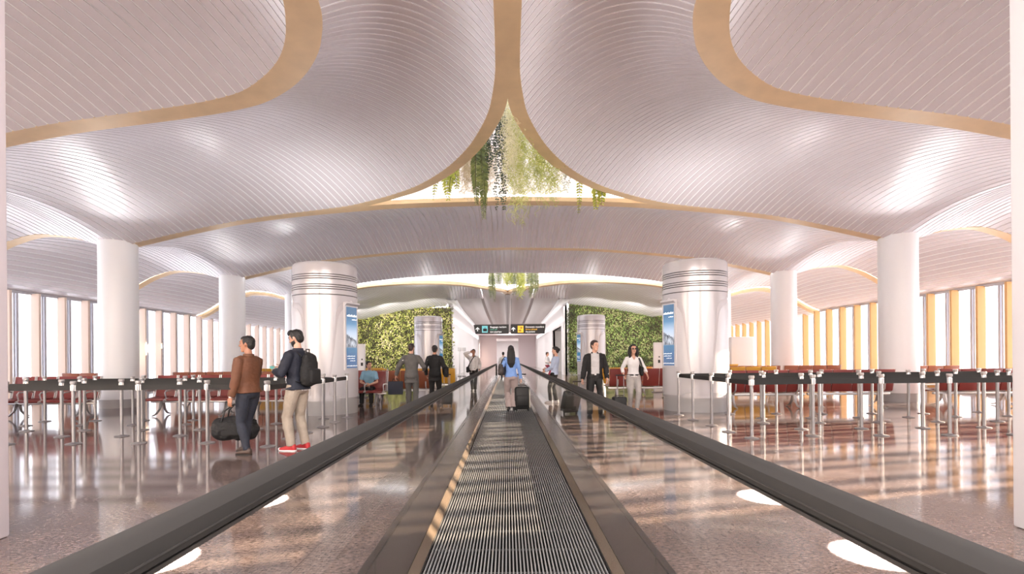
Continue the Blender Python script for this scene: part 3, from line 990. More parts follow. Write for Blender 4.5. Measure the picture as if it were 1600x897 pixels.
pillar('smaller-looking white round pillar in front of the right living wall', 4.95, 30.2, 1)

# ------------------------------------------------------------------ living walls
def living_wall(label, x0, x1, z0, z1, y, m, seed, ragged):
    t = thing('living_wall', label, 'green wall', ((x0 + x1) / 2, y, 0))
    rnd = random.Random(seed)
    b2 = MB(); b2.box((0, 0.1, (z0 + z1) / 2), (abs(x1 - x0) - 0.3, 0.1, z1 - z0 - 0.3))
    b2.build('backing_panel', mat('planter_felt', (66, 60, 40), 0.9), parent=t, smooth=0)
    mm = MB()
    n = int(abs(x1 - x0) * (z1 - z0) * 170)
    for i in range(n):
        x = rnd.uniform(-abs(x1 - x0) / 2, abs(x1 - x0) / 2)
        z = rnd.uniform(z0, z1 + 0.25 * noise.noise(Vector((x * 1.3, seed, 0))))
        bulge = 0.16 * (noise.noise(Vector((x * 1.1, z * 1.1, seed))) + 0.5)
        p = Vector((x + 0.12 * noise.noise(Vector((z * 2, seed, 3))), -0.02 - bulge - rnd.random() * 0.1, z))
        L = rnd.uniform(0.1, 0.26); wd = L * rnd.uniform(0.28, 0.5)
        a = rnd.gauss(0, 0.9)
        d = Vector((math.sin(a), -rnd.uniform(0.3, 1.0), -math.cos(a) * 0.9)).normalized()
        if rnd.random() < 0.3: d.z = -d.z * 0.6
        sdv = d.cross(Vector((rnd.uniform(-.4, .4), -1, rnd.uniform(-.2, .9)))).normalized()
        up = sdv.cross(d)
        q = p + d * L * 0.5 - up * 0.01
        mm.add([p, q + sdv * wd * 0.5, p + d * L + Vector((0, 0, -0.02)), q - sdv * wd * 0.5], [(0, 1, 2, 3)])
    mm.build('foliage', m, parent=t, smooth=0, fix=False)
    return t
living_wall('yellow-green living wall of leafy plants left of the passage', -13.2, -4.45, 0.1, 5.75, 42.1, M['leaf_wall_l'], 3, True)
living_wall('dark-green living wall of leafy plants right of the passage', 4.95, 13.4, 0.1, 5.9, 42.1, M['leaf_wall_r'], 11, True)

# ------------------------------------------------------------------ hanging plants
def ribbon(mb, pts, w, n=3):
    mb.tube(pts, w, n)
def leaf(mb, p, d, nrm, L, wd):
    s = d.cross(nrm).normalized()
    mb.add([p, p + d * L * 0.45 + s * wd * 0.5, p + d * L, p + d * L * 0.45 - s * wd * 0.5], [(0, 1, 2, 3)])
def moss(t, m, length, width, n, rnd, rad, tops):
    mb = MB()
    for i in range(n):
        a = rnd.uniform(0, 2 * PI); q = math.sqrt(rnd.random()) * width / 2
        x, yv = q * math.cos(a), q * math.sin(a) * 0.7
        z = 0 - (0 if rnd.random() < 0.5 else rnd.uniform(0, length * 0.5))
        l = length * rnd.uniform(0.55, 1.0) * (1 - 0.25 * (q / (width / 2)) ** 2)
        pts = [Vector((x, yv, z))]
        vx = vy = 0
        while pts[-1].z > -l and len(pts) < 70:
            vx = vx * 0.4 + rnd.gauss(0, 0.045); vy = vy * 0.4 + rnd.gauss(0, 0.045)
            vx -= (pts[-1].x - x) * 0.25
            pts.append(pts[-1] + Vector((vx, vy, -rnd.uniform(0.02, 0.075))))
        ribbon(mb, pts, rad)
        for k in range(0, len(pts) - 1, 3):   # short curled side hairs
            p = pts[k]; e = p + Vector((rnd.gauss(0, 0.07), rnd.gauss(0, 0.05), rnd.gauss(-0.04, 0.05)))
            mid = (p + e) / 2 + Vector((rnd.gauss(0, 0.03), 0, rnd.gauss(0, 0.03)))
            ribbon(mb, [p, mid, e], rad * 0.8)
    return mb.build('strands', m, parent=t, smooth=60, fix=False)
def fern(t, m, length, width, nf, rnd, leaf_len, pitch, ovate=0.35):
    mb = MB(); st = MB()
    for f in range(nf):
        a = rnd.uniform(-1, 1); y0 = rnd.uniform(-0.06, 0.06)
        l = length * rnd.uniform(0.72, 1.0) if f else length
        n = max(6, int(l / pitch))
        pts = []
        sway = rnd.uniform(-0.05, 0.05)
        x0 = a * width * 0.28
        for i in range(n + 1):
            q = i / n
            pts.append(Vector((x0 * (1 + 0.4 * q) + sway * math.sin(q * 4 + a), y0 - 0.1 * q * (0.4 + a * 0.2), -l * q)))
        st.tube(pts, 0.008, 4)
        for i in range(2, n + 1):
            q = i / n
            ll = leaf_len * (math.sin(PI * min(1, 0.15 + q * 0.8)) * 0.8 + 0.3)
            for s in (-1, 1):
                d = Vector((s, rnd.uniform(-0.3, 0.3), -0.75 + rnd.uniform(-0.2, 0.2))).normalized()
                leaf(mb, pts[i], d, Vector((rnd.uniform(-.2, .2), -1, 0.3)), ll, ll * ovate)
    mb.build('fronds', m, parent=t, smooth=0, fix=False)
    st.build('stem', M['stem'], parent=t)
def strings(t, m, length, width, n, rnd, size):
    mb = MB(); st = MB()
    for i in range(n):
        x, y0 = rnd.uniform(-width / 2, width / 2), rnd.uniform(-0.15, 0.15)
        l = length * (rnd.uniform(0.35, 0.75) if i % 4 else rnd.uniform(0.8, 1.0))
        k = max(4, int(l / 0.06))
        pts = [Vector((x + 0.03 * math.sin(j * 0.7 + i), y0, -l * j / k)) for j in range(k + 1)]
        st.tube(pts, 0.004, 3)
        for p in pts:
            for s in (-1, 1):
                if rnd.random() < 0.75:
                    d = Vector((s * rnd.uniform(.4, 1), rnd.uniform(-.5, .5), rnd.uniform(-.7, .3))).normalized()
                    leaf(mb, p, d, Vector((rnd.uniform(-.4, .4), -1, rnd.uniform(-.3, .6))), size * rnd.uniform(.7, 1.2), size * 0.8)
    mb.build('leaves', m, parent=t, smooth=0, fix=False)
    st.build('stem', M['stem'], parent=t)
pn = 0
def plant(kind, m, px, ytop, ybot, wpx, Y, label, n=60, ztop=None):
    global pn
    pn += 1
    rnd = random.Random(100 + pn)
    lo = at_depth(px, ybot, Y)
    s = FPX / Y
    zt = ztop if ztop else at_depth(px, ytop, Y).z + 0.5
    t = thing('hanging_plant', label, 'hanging plant', (lo.x, Y, zt), group='plants hanging in the skylights')
    L, W = zt - lo.z, wpx / s
    if kind == 'moss': moss(t, M[m], L, W, n, rnd, 0.3 / s, 0)
    elif kind == 'fern': fern(t, M[m], L, W, n, rnd, W * 0.55, max(0.035, 2.6 / s))
    elif kind == 'sprig': fern(t, M[m], L, W, n, rnd, W * 0.5, max(0.06, 4.5 / s), 0.55)
    else: strings(t, M[m], L, W, n, rnd, 3.6 / s)
plant('sprig', 'fern_yellow', 679, 278, 313, 11, 15.0, 'thin yellow-green sprig hanging furthest left under the front skylight', 1)
plant('sprig', 'fern_yellow', 706, 258, 311, 22, 14.7, 'bushy yellow-green sprig second from left under the front skylight', 3)
plant('moss', 'moss_beige', 731, 240, 320, 19, 13.6, 'short beige beard of moss left of the long green fern', 60)
plant('fern', 'fern_green', 751, 225, 341, 18, 12.6, 'long green fern with drooping dark frond tips', 5)
plant('moss', 'moss_beige', 764, 256, 308, 9, 13.4, 'narrow beige moss strand tucked right of the long green fern', 26)
plant('string', 'string_dark', 776, 186, 332, 34, 11.7, 'dark-leaved trailing string plant near the tip of the front skylight', 22)
plant('moss', 'moss_pale', 800, 160, 330, 26, 11.0, 'tall pale cream moss hanging at the tip of the front skylight', 46)
plant('moss', 'moss_lime', 809, 190, 360, 34, 12.2, 'longest lime moss curtain, hanging lowest in the front skylight', 90)
plant('moss', 'moss_lime', 840, 228, 337, 25, 12.6, 'lime moss curtain just right of the longest one', 52)
plant('moss', 'moss_lime', 865, 250, 334, 22, 13.2, 'second lime moss curtain right of the longest one', 46)
plant('moss', 'moss_pale', 847, 226, 300, 16, 13.4, 'pale moss showing between the two shorter lime curtains', 24)
plant('string', 'string_grey', 884, 258, 304, 12, 13.9, 'faint pale grey trailing plant right of the lime moss', 12)
plant('sprig', 'fern_yellow', 909, 275, 331, 13, 14.4, 'slender yellow-green sprig second from right under the front skylight', 1)
plant('sprig', 'fern_yellow', 935, 288, 326, 22, 14.8, 'bushy yellow-green sprig furthest right under the front skylight', 3)
for kind, m, px, yb, wp, Y, lab, n in (
    ('fern', 'fern_green', 769, 471, 9, 30.2, 'long green fern furthest left under the rear skylight', 5),
    ('fern', 'fern_green', 779, 450, 8, 30.8, 'short green fern second from left under the rear skylight', 4),
    ('moss', 'moss_lime', 795, 453, 16, 31.0, 'short lime moss left of centre under the rear skylight', 50),
    ('fern', 'fern_green', 804, 462, 7, 30.3, 'green fern between two lime mosses under the rear skylight', 4),
    ('moss', 'moss_lime', 813, 469, 13, 30.6, 'long lime moss at the centre of the rear skylight', 60),
    ('fern', 'fern_green', 824, 452, 6, 31.0, 'short green fern right of the rear lime moss', 4),
    ('fern', 'fern_green', 831, 465, 9, 30.4, 'long green fern second from right under the rear skylight', 5),
    ('fern', 'fern_green', 839, 456, 8, 30.8, 'green fern furthest right under the rear skylight', 4)):
    plant(kind, m, px, 400, yb, wp, Y, lab, n, ztop=6.85)
# ------------------------------------------------------------------ hanging signs
def text_mesh(txt, size):
    c = bpy.data.curves.new('lettering', 'FONT')
    c.body = txt; c.size = size; c.extrude = 0.002; c.resolution_u = 3
    o = bpy.data.objects.new('lettering', c)
    COL.objects.link(o)
    dg = bpy.context.evaluated_depsgraph_get()
    me = bpy.data.meshes.new_from_object(o.evaluated_get(dg))
    bpy.data.objects.remove(o)
    return me
def sign(label, poly_px, Y, lines, icon, arrow_px, icon_px, text_px):
    P = [at_depth(x, y, Y) for x, y in poly_px]
    c = sum(P, Vector()) / 4
    t = thing('hanging_sign', label, 'sign', c[:], group='overhead direction signs')
    loc = [p - c for p in P]
    mb = MB(); mb.prism([(p.x, p.z) for p in loc], -0.05, 0.05, 'y')
    mb.build('panel', M['sign_black'], parent=t, smooth=0)
    s = FPX / Y
    def L(x, y):
        p = at_depth(x, y, Y) - c
        return p.x, p.z
    # arrow
    ax, az = L(*arrow_px)
    u = 1 / s
    mb = MB()
    mb.prism([(ax - 0.55 * u, az - 2.9 * u), (ax + 0.55 * u, az - 2.9 * u), (ax + 0.55 * u, az + 1.6 * u), (ax - 0.55 * u, az + 1.6 * u)], -0.056, -0.05)
    mb.prism([(ax, az + 3.4 * u), (ax + 3.2 * u, az + 0.3 * u), (ax + 2.4 * u, az - 0.5 * u), (ax, az + 1.8 * u), (ax - 2.4 * u, az - 0.5 * u), (ax - 3.2 * u, az + 0.3 * u)], -0.057, -0.051)
    mb.build('arrow', M['sign_white'], parent=t, smooth=0)
    # pictogram
    ix, iz = L(*icon_px)
    mb = MB(); mb.box((ix, -0.053, iz), (9 * u, 0.006, 10.6 * u))
    ic = mb.build('pictogram', M['sign_teal'] if icon == 'bag' else M['sign_yellow'], parent=t, smooth=0)
    mb = MB()
    if icon == 'bag':
        mb.rbox((ix + 0.3 * u, -0.058, iz - 1.2 * u), (6 * u, 0.006, 4.2 * u), 0.004)
        mb.tube([(ix - 0.9 * u, -0.058, iz + 0.9 * u), (ix - 0.9 * u, -0.058, iz + 2.2 * u), (ix + 1.5 * u, -0.058, iz + 2.2 * u), (ix + 1.5 * u, -0.058, iz + 0.9 * u)], 0.35 * u, 5)
        mb.box((ix - 1.7 * u, -0.0595, iz - 1.2 * u), (0.3 * u, 0.006, 4.2 * u))
        mb.box((ix + 2.3 * u, -0.0595, iz - 1.2 * u), (0.3 * u, 0.006, 4.2 * u))
    else:
        for (ox, oz, a) in ((1.6, 2.2, 0.0), (-1.6, -2.2, PI)):
            q = Matrix.Rotation(a, 3, 'Y')
            def W(p, d):
                return None
            sg = 1 if a == 0 else -1
            pts = lambda arr: [(ix + (ox + sg * x) * u, iz + (oz + z) * u) for x, z in arr]
            mb.prism(pts([(-2.6, 0.0), (-2.2, 0.35), (2.2, 0.35), (2.7, 0), (2.2, -0.35), (-2.2, -0.35)]), -0.06, -0.055)
            mb.prism(pts([(0.5, 0), (-0.8, 2.0), (-1.5, 2.0), (-0.6, 0), (-1.5, -2.0), (-0.8, -2.0)]), -0.0605, -0.055)
            mb.prism(pts([(-2.0, 0), (-2.6, 0.9), (-3.0, 0.9), (-2.6, 0), (-3.0, -0.9), (-2.6, -0.9)]), -0.0605, -0.055)
    mb.build('symbol', M['sign_ink'], parent=ic, smooth=0)
    for (txt, px, py, h, wpx, mt) in lines:
        me = text_mesh(txt, 1.0)
        xs = [v.co.x for v in me.vertices]; 
        wid = max(xs) - min(xs)
        x, z = L(px, py)
        o = bpy.data.objects.new('lettering', me); COL.objects.link(o)
        me.materials.append(M[mt])
        o.parent = t
        k = wpx * u / wid
        o.scale = (k, h * u / 0.72, 1)
        o.rotation_euler = (R(90), 0, 0)
        o.location = (x, -0.054, z)
    mb = MB()
    x = loc[1].x - 0.06 if c.x < OFF else loc[0].x + 0.06
    mb.tube([(x, 0, loc[0].z), (x, 0, 5.8 - c.z)], 0.018, 6)
    mb.box((0, 0, loc[0].z + 0.02), (abs(loc[1].x - loc[0].x) * 0.96, 0.05, 0.04))
    mb.build('hanger', M['rib'], parent=t)
sign('black overhead sign with a teal luggage symbol, reading Baggage reclaim', [(740, 508), (795, 507), (795, 521.7), (743, 522)], 37.8,
     [('Baggage reclaim', 765.8, 512.4, 2.6, 25, 'sign_white'), ('ಸರಕು ಪಡೆ', 765.8, 516.2, 2.2, 11, 'sign_green'), ('सामान प्राप्ति स्थल', 765.8, 520.0, 2.2, 18, 'sign_white')],
     'bag', (746.3, 514.8), (757.6, 514.6), None)
sign('black overhead sign with a yellow aircraft symbol, reading Domestic transfers', [(798, 507), (852.5, 506.5), (851, 521.5), (798, 521.7)], 37.8,
     [('Domestic transfers', 821, 512.2, 2.6, 28.5, 'sign_white'), ('ದೇಶೀಯ ವರ್ಗಾವಣೆ', 821, 516.0, 2.2, 18, 'sign_yellow'), ('घरेलू स्थानांतरण', 821, 519.8, 2.2, 15, 'sign_white')],
     'planes', (802.2, 514.6), (813.4, 514.4), None)

# ------------------------------------------------------------------ totems and gates
def totem(label, px, ytop, ybase, Y, wpx):
    p = at_depth(px, 600, Y); s = FPX / Y
    top = at_depth(px, ytop, Y).z
    t = thing('information_totem', label, 'totem', (p.x, Y, 0))
    m = MB(); m.rbox((0, 0, top / 2 + 0.02), (wpx / s, 0.14, top - 0.04), 0.02)
    m.build('body', M['white_column'], parent=t)
    m = MB(); m.box((0.1 * wpx / s, -0.072, top * 0.62), (0.08, 0.01, 0.12)); m.box((0.12 * wpx / s, -0.072, top * 0.71), (0.05, 0.01, 0.05))
    m.build('reader', M['sign_ink'], parent=t, smooth=0)
    m = MB(); m.rbox((0, 0, 0.02), (wpx / s + 0.1, 0.3, 0.04), 0.01)
    m.build('base', M['plinth'], parent=t)
totem('slim white information totem above the seated man, before the living wall', 565.5, 537.5, 0, 19.0, 11)
totem('slim white information totem beside the right round pillar', 1028, 535, 0, 20.4, 13)
t = thing('white_booth', 'plain white booth standing in the right hall beside the far windows', 'booth', (11.95, 26.5, 0))
m = MB(); m.rbox((0, 0, 1.2), (1.15, 1.0, 2.4), 0.03); m.build('body', M['white_column'], parent=t)
m = MB(); m.tube([(0.72, 0, 0), (0.72, 0, 2.25)], 0.02, 8); m.lathe([(0.12, 0), (0.12, 0.02), (0.03, 0.03)], 12, (0.72, 0, 0)); m.build('post', M['steel'], parent=t)
for px, lab in ((718.5, 'slim white gate post on the left of the passage entrance, taller-looking one'), (725.5, 'slim white gate post on the left of the passage entrance, by the phoning man')):
    p = at_depth(px, 590, 40.5)
    t = thing('gate_post', lab, 'gate post', (p.x, 40.5, 0), group='white gate posts')
    m = MB(); m.rbox((0, 0, 1.0), (0.1, 0.16, 2.0), 0.01); m.build('post', M['white_column'], parent=t)
    m = MB(); m.rbox((0, 0, 2.14), (0.3, 0.2, 0.28), 0.03); m.build('scanner_head', M['wall'], parent=t)
    m = MB(); m.rbox((0, 0, 0.03), (0.3, 0.3, 0.06), 0.01); m.build('base', M['plinth'], parent=t)
# ------------------------------------------------------------------ people
def ik(a, c, l1, l2, pole):
    a, c = Vector(a), Vector(c)
    d = c - a
    L = min(d.length, (l1 + l2) * 0.999)
    u = d.normalized()
    x = (l1 * l1 - l2 * l2 + L * L) / (2 * L)
    h = math.sqrt(max(0, l1 * l1 - x * x))
    p = Vector(pole); p = (p - u * p.dot(u)).normalized()
    return a + u * x + p * h, a + u * L

TMP = bpy.data.scenes.new('workshop')
def remeshed(mb, name, voxel, m, parent, smooth=2, wob=0.0, wscale=9.0, seed=0, cut=None, thick=0.0):
    me = mb.mesh('tmp')
    o = bpy.data.objects.new('tmp', me); TMP.collection.objects.link(o)
    r = o.modifiers.new('r', 'REMESH'); r.mode = 'VOXEL'; r.voxel_size = voxel; r.adaptivity = 0
    if smooth:
        s = o.modifiers.new('s', 'SMOOTH'); s.factor = 0.5; s.iterations = smooth
    vl = TMP.view_layers[0]
    vl.update()
    dg = vl.depsgraph
    me2 = bpy.data.meshes.new_from_object(o.evaluated_get(dg))
    bpy.data.objects.remove(o); bpy.data.meshes.remove(me)
    me2.name = name
    if wob:
        n = len(me2.vertices)
        no, co = [0.0] * (3 * n), [0.0] * (3 * n)
        me2.vertices.foreach_get('normal', no)
        me2.vertices.foreach_get('co', co)
        for i in range(0, 3 * n, 3):
            x, y, z = co[i] * wscale, co[i + 1] * wscale, co[i + 2] * wscale
            k = wob * (noise.noise(Vector((x, y, z * 1.5 + seed))) + 0.5 * noise.noise(Vector((x * 2, y * 2, z * 3.4 + seed))))
            co[i] += no[i] * k; co[i + 1] += no[i + 1] * k; co[i + 2] += no[i + 2] * k
        me2.vertices.foreach_set('co', co)
        me2.update()
    if cut or thick:
        bm = bmesh.new(); bm.from_mesh(me2)
        if cut:
            bmesh.ops.delete(bm, geom=[f for f in bm.faces if cut(f.calc_center_median())], context='FACES')
        bm.to_mesh(me2); bm.free()
    me2.materials.clear(); me2.materials.append(m)
    me2.polygons.foreach_set('use_smooth', [True] * len(me2.polygons))
    o = bpy.data.objects.new(name, me2); COL.objects.link(o); o.parent = parent
    if thick:
        sm = o.modifiers.new('thickness', 'SOLIDIFY'); sm.thickness = thick; sm.offset = -1
    return o

HEAD = [(-.118, .016, .02, .062), (-.108, .034, .036, .052), (-.088, .049, .056, .034), (-.06, .06, .074, .018), (-.03, .067, .086, .006), (0, .071, .094, 0), (.03, .074, .099, -.004), (.055, .073, .099, -.007), (.08, .065, .088, -.009), (.1, .048, .066, -.01), (.114, .024, .034, -.01)]

def hand(mb, w, d, s, n, curl=0.5, k=1.0, side=1):
    """wrist w, pointing d, thumb side s, palm facing n"""
    d = Vector(d).normalized(); s = Vector(s); s = (s - d * s.dot(d)).normalized()
    nn = Vector(n); nn = (nn - d * nn.dot(d) - s * nn.dot(s)).normalized()
    def ring(t, a, b):
        c = w + d * t
        return [c + s * a * math.cos(2 * PI * j / 12) + nn * b * math.sin(2 * PI * j / 12) for j in range(12)]
    mb.loft([ring(-.02 * k, .026 * k, .021 * k), ring(.015 * k, .032 * k, .019 * k), ring(.05 * k, .041 * k, .017 * k), ring(.08 * k, .042 * k, .015 * k), ring(.092 * k, .036 * k, .012 * k)])
    for i, (off, L) in enumerate(((.031, .072), (.0105, .08), (-.0105, .074), (-.031, .058))):
        b = w + d * .086 * k + s * off * k
        pts = [b - d * .012]; a = curl * (0.5 + 0.06 * i)
        dd = d
        for seg in (.45, .32, .23):
            dd = (d * math.cos(a) + nn * math.sin(a) + s * off * 1.6).normalized()
            b = b + dd * L * seg * k
            pts.append(b); a += curl * 0.9
        mb.tube(pts, [.0092 * k, .009 * k, .0082 * k, .0068 * k], 7, dome=True)
    b = w + d * .022 * k + s * .026 * k
    t1 = b + (d * .55 + s * .75 + nn * .25).normalized() * .04 * k
    t2 = t1 + (d * .85 + s * .25 + nn * .45 * (0.5 + curl)).normalized() * .032 * k
    t3 = t2 + (d * .9 + nn * .6 * curl).normalized() * .022 * k
    mb.tube([b - d * .01, t1, t2, t3], [.014 * k, .0115 * k, .0098 * k, .008 * k], 7, dome=True)

def person(label, pos, yaw, H=1.78, lf=(-.1, 0, 0), rf=(.1, 0, 0), lh=(-.25, .03, .9), rh=(.25, .03, .9), lft=0.12, rft=-0.12,
           hy=0.0, hp=0.0, lean=(0, 0), pelv=0.0, fem=False, skin='skin', hair=('short', 'hair_black'), top=None, jacket=None, trousers='black', shoe='black_leather',
           lcurl=0.55, rcurl=0.55, seated=False, beard=False, lpole=None, rpole=None, lthumb=None, rthumb=None, lpalm=None, rpalm=None, twist=0.0, belt=None, glasses=False, fine=0.0075, collar=None, group=None, cuffs=True, heel=0.0, watch=False):
    t = thing('person', label, 'person', (pos[0], pos[1], pos[2] if len(pos) > 2 else 0), R(yaw), group, H / 1.78)
    hz = 0.93 + pelv
    tw = Matrix.Rotation(R(twist), 3, 'Z')
    def sp(z):
        q = (z - hz) / 0.55
        return Vector((lean[0] * q, lean[1] * q, 0))
    sw = 0.162 if fem else 0.178
    hipw = 0.092
    SH = {s: tw @ Vector((s * sw, 0, 0)) + sp(1.43 + pelv) + Vector((0, -.005, 1.414 + pelv)) for s in (-1, 1)}
    HP = {s: Vector((s * hipw, 0, hz - 0.02)) for s in (-1, 1)}
    feet = {-1: Vector(lf), 1: Vector(rf)}
    ft = {-1: lft, 1: rft}      # toe-out angle
    AN = {s: feet[s] + Vector((0, 0, 0.085 + heel)) for s in (-1, 1)}
    KN, HD, EL = {}, {}, {}
    for s in (-1, 1):
        fd = Vector((math.sin(-ft[s]) * 1.0, math.cos(ft[s]), 0))
        KN[s], AN[s] = ik(HP[s], AN[s], 0.425, 0.42, fd)
    for s, h, pl in ((-1, lh, lpole), (1, rh, rpole)):
        EL[s], HD[s] = ik(SH[s], Vector(h), 0.295, 0.262, pl if pl else (s * 0.45, -1, -0.2))
    def arm_r(e, s, frac=1.0):
        a, b_, c = SH[s], EL[s], HD[s]
        f = 0.86 if fem else 1.0
        pts = [a + Vector((-s * .06, 0, .016)), a, a.lerp(b_, .35), a.lerp(b_, .75), b_, b_.lerp(c, .3), b_.lerp(c, .7), c]
        rad = [.044, .054, .052, .045, .041, .041, .033, .028]
        rad = [r * f + e for r in rad]
        if frac < 1:
            n = 3 if frac < .5 else 6
            pts, rad = pts[:n + 1], rad[:n + 1]
            if frac >= .5: pts[-1] = b_.lerp(c, (frac - .5) * 2)
            else: pts[-1] = a.lerp(b_, frac * 2)
        return pts, rad
    def leg_r(e, s, flare=0.0, endq=1.0):
        a, b_, c = HP[s], KN[s], AN[s]
        f = 1.04 if fem else 1.0
        c2 = b_.lerp(c, endq)
        pts = [a + Vector((0, 0, .06)), a.lerp(b_, .12), a.lerp(b_, .45), a.lerp(b_, .85), b_, b_.lerp(c, .12), b_.lerp(c, .35), b_.lerp(c, .7), c2]
        rad = [.075, .088, .078, .06, .055, .053, .054, .042, .036]
        return pts, [(r * f + e + flare * (i / 8.0) ** 2) for i, r in enumerate(rad)]
    if fem:
        TOR = [(.84, .10, .08, .0), (.89, .155, .112, -.012), (.95, .168, .118, -.014), (1.02, .145, .1, -.004), (1.1, .122, .086, .004), (1.18, .13, .092, .008), (1.27, .145, .112, .018), (1.34, .15, .105, .012), (1.42, .15, .085, -.005), (1.47, .09, .065, -.01), (1.5, .052, .05, -.004)]
    else:
        TOR = [(.84, .11, .085, .0), (.89, .152, .112, -.01), (.95, .16, .115, -.008), (1.02, .15, .105, 0), (1.1, .148, .1, .004), (1.2, .16, .108, .006), (1.3, .172, .115, .006), (1.38, .168, .108, 0), (1.44, .14, .088, -.008), (1.48, .095, .068, -.01), (1.51, .06, .056, -.004)]
    def torso(mb, e, z0=0, z1=9, hem=None, flare=0.0):
        rows = [r for r in TOR if z0 <= r[0] <= z1]
        if hem is not None:
            f = rows[0] if rows[0][0] > hem else rows[0]
            base = [r for r in rows if r[0] > hem + .03]
            hr = next((r for r in TOR if r[0] >= max(hem, .9)), TOR[2])
            rows = [(hem, max(hr[1], .15 if not fem else .158) + flare, max(hr[2], .108) + flare, hr[3])] + base
        rings = []
        for z, rx, ry, oy in rows:
            zz = z + pelv
            o = sp(zz)
            q = min(1, max(0, (z - .95) / .45))
            rm = Matrix.Rotation(R(twist) * q, 3, 'Z')
            rings.append([Vector((0, 0, zz)) + o + rm @ Vector(((rx + e) * math.copysign(abs(math.cos(2 * PI * j / 24)) ** .85, math.cos(2 * PI * j / 24)), (ry + e) * math.copysign(abs(math.sin(2 * PI * j / 24)) ** .85, math.sin(2 * PI * j / 24)) + oy, 0)) for j in range(24)])
        mb.loft(rings)
    neck = Vector((0, -.004, 1.5 + pelv)) + sp(1.5 + pelv)
    hc = Vector((0, .022, 1.662 + pelv)) + sp(1.6 + pelv)
    HM = Matrix.Translation(hc) @ Matrix.Rotation(R(hy), 4, 'Z') @ Matrix.Rotation(R(hp), 4, 'X')
    # --- body
    mb = MB()
    torso(mb, -.012)
    for s in (-1, 1):
        p, r = arm_r(-.004, s); mb.tube(p, r, 12, dome=True)
        p, r = leg_r(-.008, s); mb.tube(p, r, 12, dome=True)
        fd = Vector((math.sin(-ft[s]), math.cos(ft[s]), 0))
        mb.tube([AN[s] + Vector((0, 0, .02)), AN[s] + fd * .03 + Vector((0, 0, -.035)), AN[s] + fd * .12 + Vector((0, 0, -.052))], [.034, .034, .024], 8, dome=True)
    mb.tube([neck + Vector((0, -.01, -.04)), neck + Vector((0, 0, .03)), hc + Vector((0, -.012, -.06))], [.062 if not fem else .05, .055 if not fem else .046, .054 if not fem else .047], 14)
    mb.loft([[Vector((rx * math.cos(2 * PI * j / 20), ry * math.sin(2 * PI * j / 20) + oy, z)) for j in range(20)] for z, rx, ry, oy in HEAD], mx=HM)
    mb.tube([(0, .088, .03), (0, .1, .0), (0, .112, -.022), (0, .098, -.032)], [.008, .011, .014, .009], 8, mx=HM, dome=True)
    mb.tube([(-.045, .078, .036), (-.02, .093, .038), (.02, .093, .038), (.045, .078, .036)], [.009, .011, .011, .009], 8, mx=HM)
    mb.tube([(-.022, .083, -.06), (0, .092, -.058), (.022, .083, -.06)], [.007, .01, .007], 8, mx=HM)
    mb.ell((0, .072, -.1), (.02, .018, .016), mx=HM)
    for s in (-1, 1):
        mb.ell((s * .074, -.006, .0), (.012, .02, .032), 10, 6, mx=HM)
        mb.ell((s * .03, .072, -.022), (.022, .018, .02), 10, 6, mx=HM)
    for s, th, pn, cu in ((-1, lthumb, lpalm, lcurl), (1, rthumb, rpalm, rcurl)):
        d = (HD[s] - EL[s]).normalized()
        hand(mb, HD[s], d, th or (0, 1, 0.1), pn or (-s, 0.15, 0), cu, 0.9 if fem else 1.0)
    remeshed(mb, 'body', fine, M[skin], t, 1)
    # --- face
    if not abs(hy) > 400:
        mb = MB()
        for s in (-1, 1):
            mb.ell((s * .031, .083, .013), (.0125, .008, .0065), 8, 6, mx=HM)
        mb.build('eyes', M['eye'], parent=t)
        mb = MB(); mb.tube([(-.021, .0915, -.062), (0, .0985, -.061), (.021, .0915, -.062)], [.003, .0052, .003], 6, mx=HM)
        mb.build('lips', M['lip'], parent=t)
        mb = MB()
        for s in (-1, 1):
            mb.tube([(s * .014, .1, .041), (s * .032, .093, .046), (s * .05, .078, .04)], [.004, .0045, .003], 6, mx=HM)
        mb.build('eyebrows', M[hair[1]], parent=t)
    # --- hair
    hs, hm = hair
    mb = MB()
    if hs == 'bald': pass
    mb.ell((0, -.022, .046), (.083, .1, .089), 20, 12, mx=HM)
    mb.ell((0, -.055, -.005), (.074, .062, .085), 16, 10, mx=HM)
    if hs == 'short':
        mb.ell((0, .022, .09), (.06, .06, .038), 14, 8, mx=HM)
        for s in (-1, 1): mb.ell((s * .072, .012, .03), (.012, .022, .045), 8, 6, mx=HM)
    if hs == 'quiff':
        mb.ell((0, .045, .1), (.06, .06, .05), 14, 8, mx=HM)
        for s in (-1, 1): mb.ell((s * .072, .012, .03), (.012, .022, .045), 8, 6, mx=HM)
    if hs == 'long':
        mb.tube([hc + Vector((0, -.04, .05)), hc + Vector((0, -.085, -.07)), hc + Vector((0, -.105, -.2)), hc + Vector((0, -.115, -.36)), hc + Vector((0, -.105, -.42))], [.085, .105, .115, .105, .075], 16, flat=0.55, ref=(1, 0, 0), dome=True)
    if hs == 'curly':
        for s in (-1, 1):
            mb.tube([HM @ Vector((s * .05, -.01, .08)), HM @ Vector((s * .088, -.01, .0)), HM @ Vector((s * .1, -.005, -.1)), HM @ Vector((s * .09, .01, -.2))], [.04, .05, .055, .035], 12, dome=True)
        mb.tube([hc + Vector((0, -.05, .06)), hc + Vector((0, -.085, -.06)), hc + Vector((0, -.09, -.2))], [.085, .1, .085], 14, flat=0.7, ref=(1, 0, 0), dome=True)
        mb.ell((0, .02, .1), (.07, .06, .04), 14, 8, mx=HM)
    if hs == 'bun':
        mb.ell((0, -.115, .02), (.05, .045, .05), 12, 8, mx=HM)
        mb.ell((0, .03, .09), (.064, .064, .045), 14, 8, mx=HM)
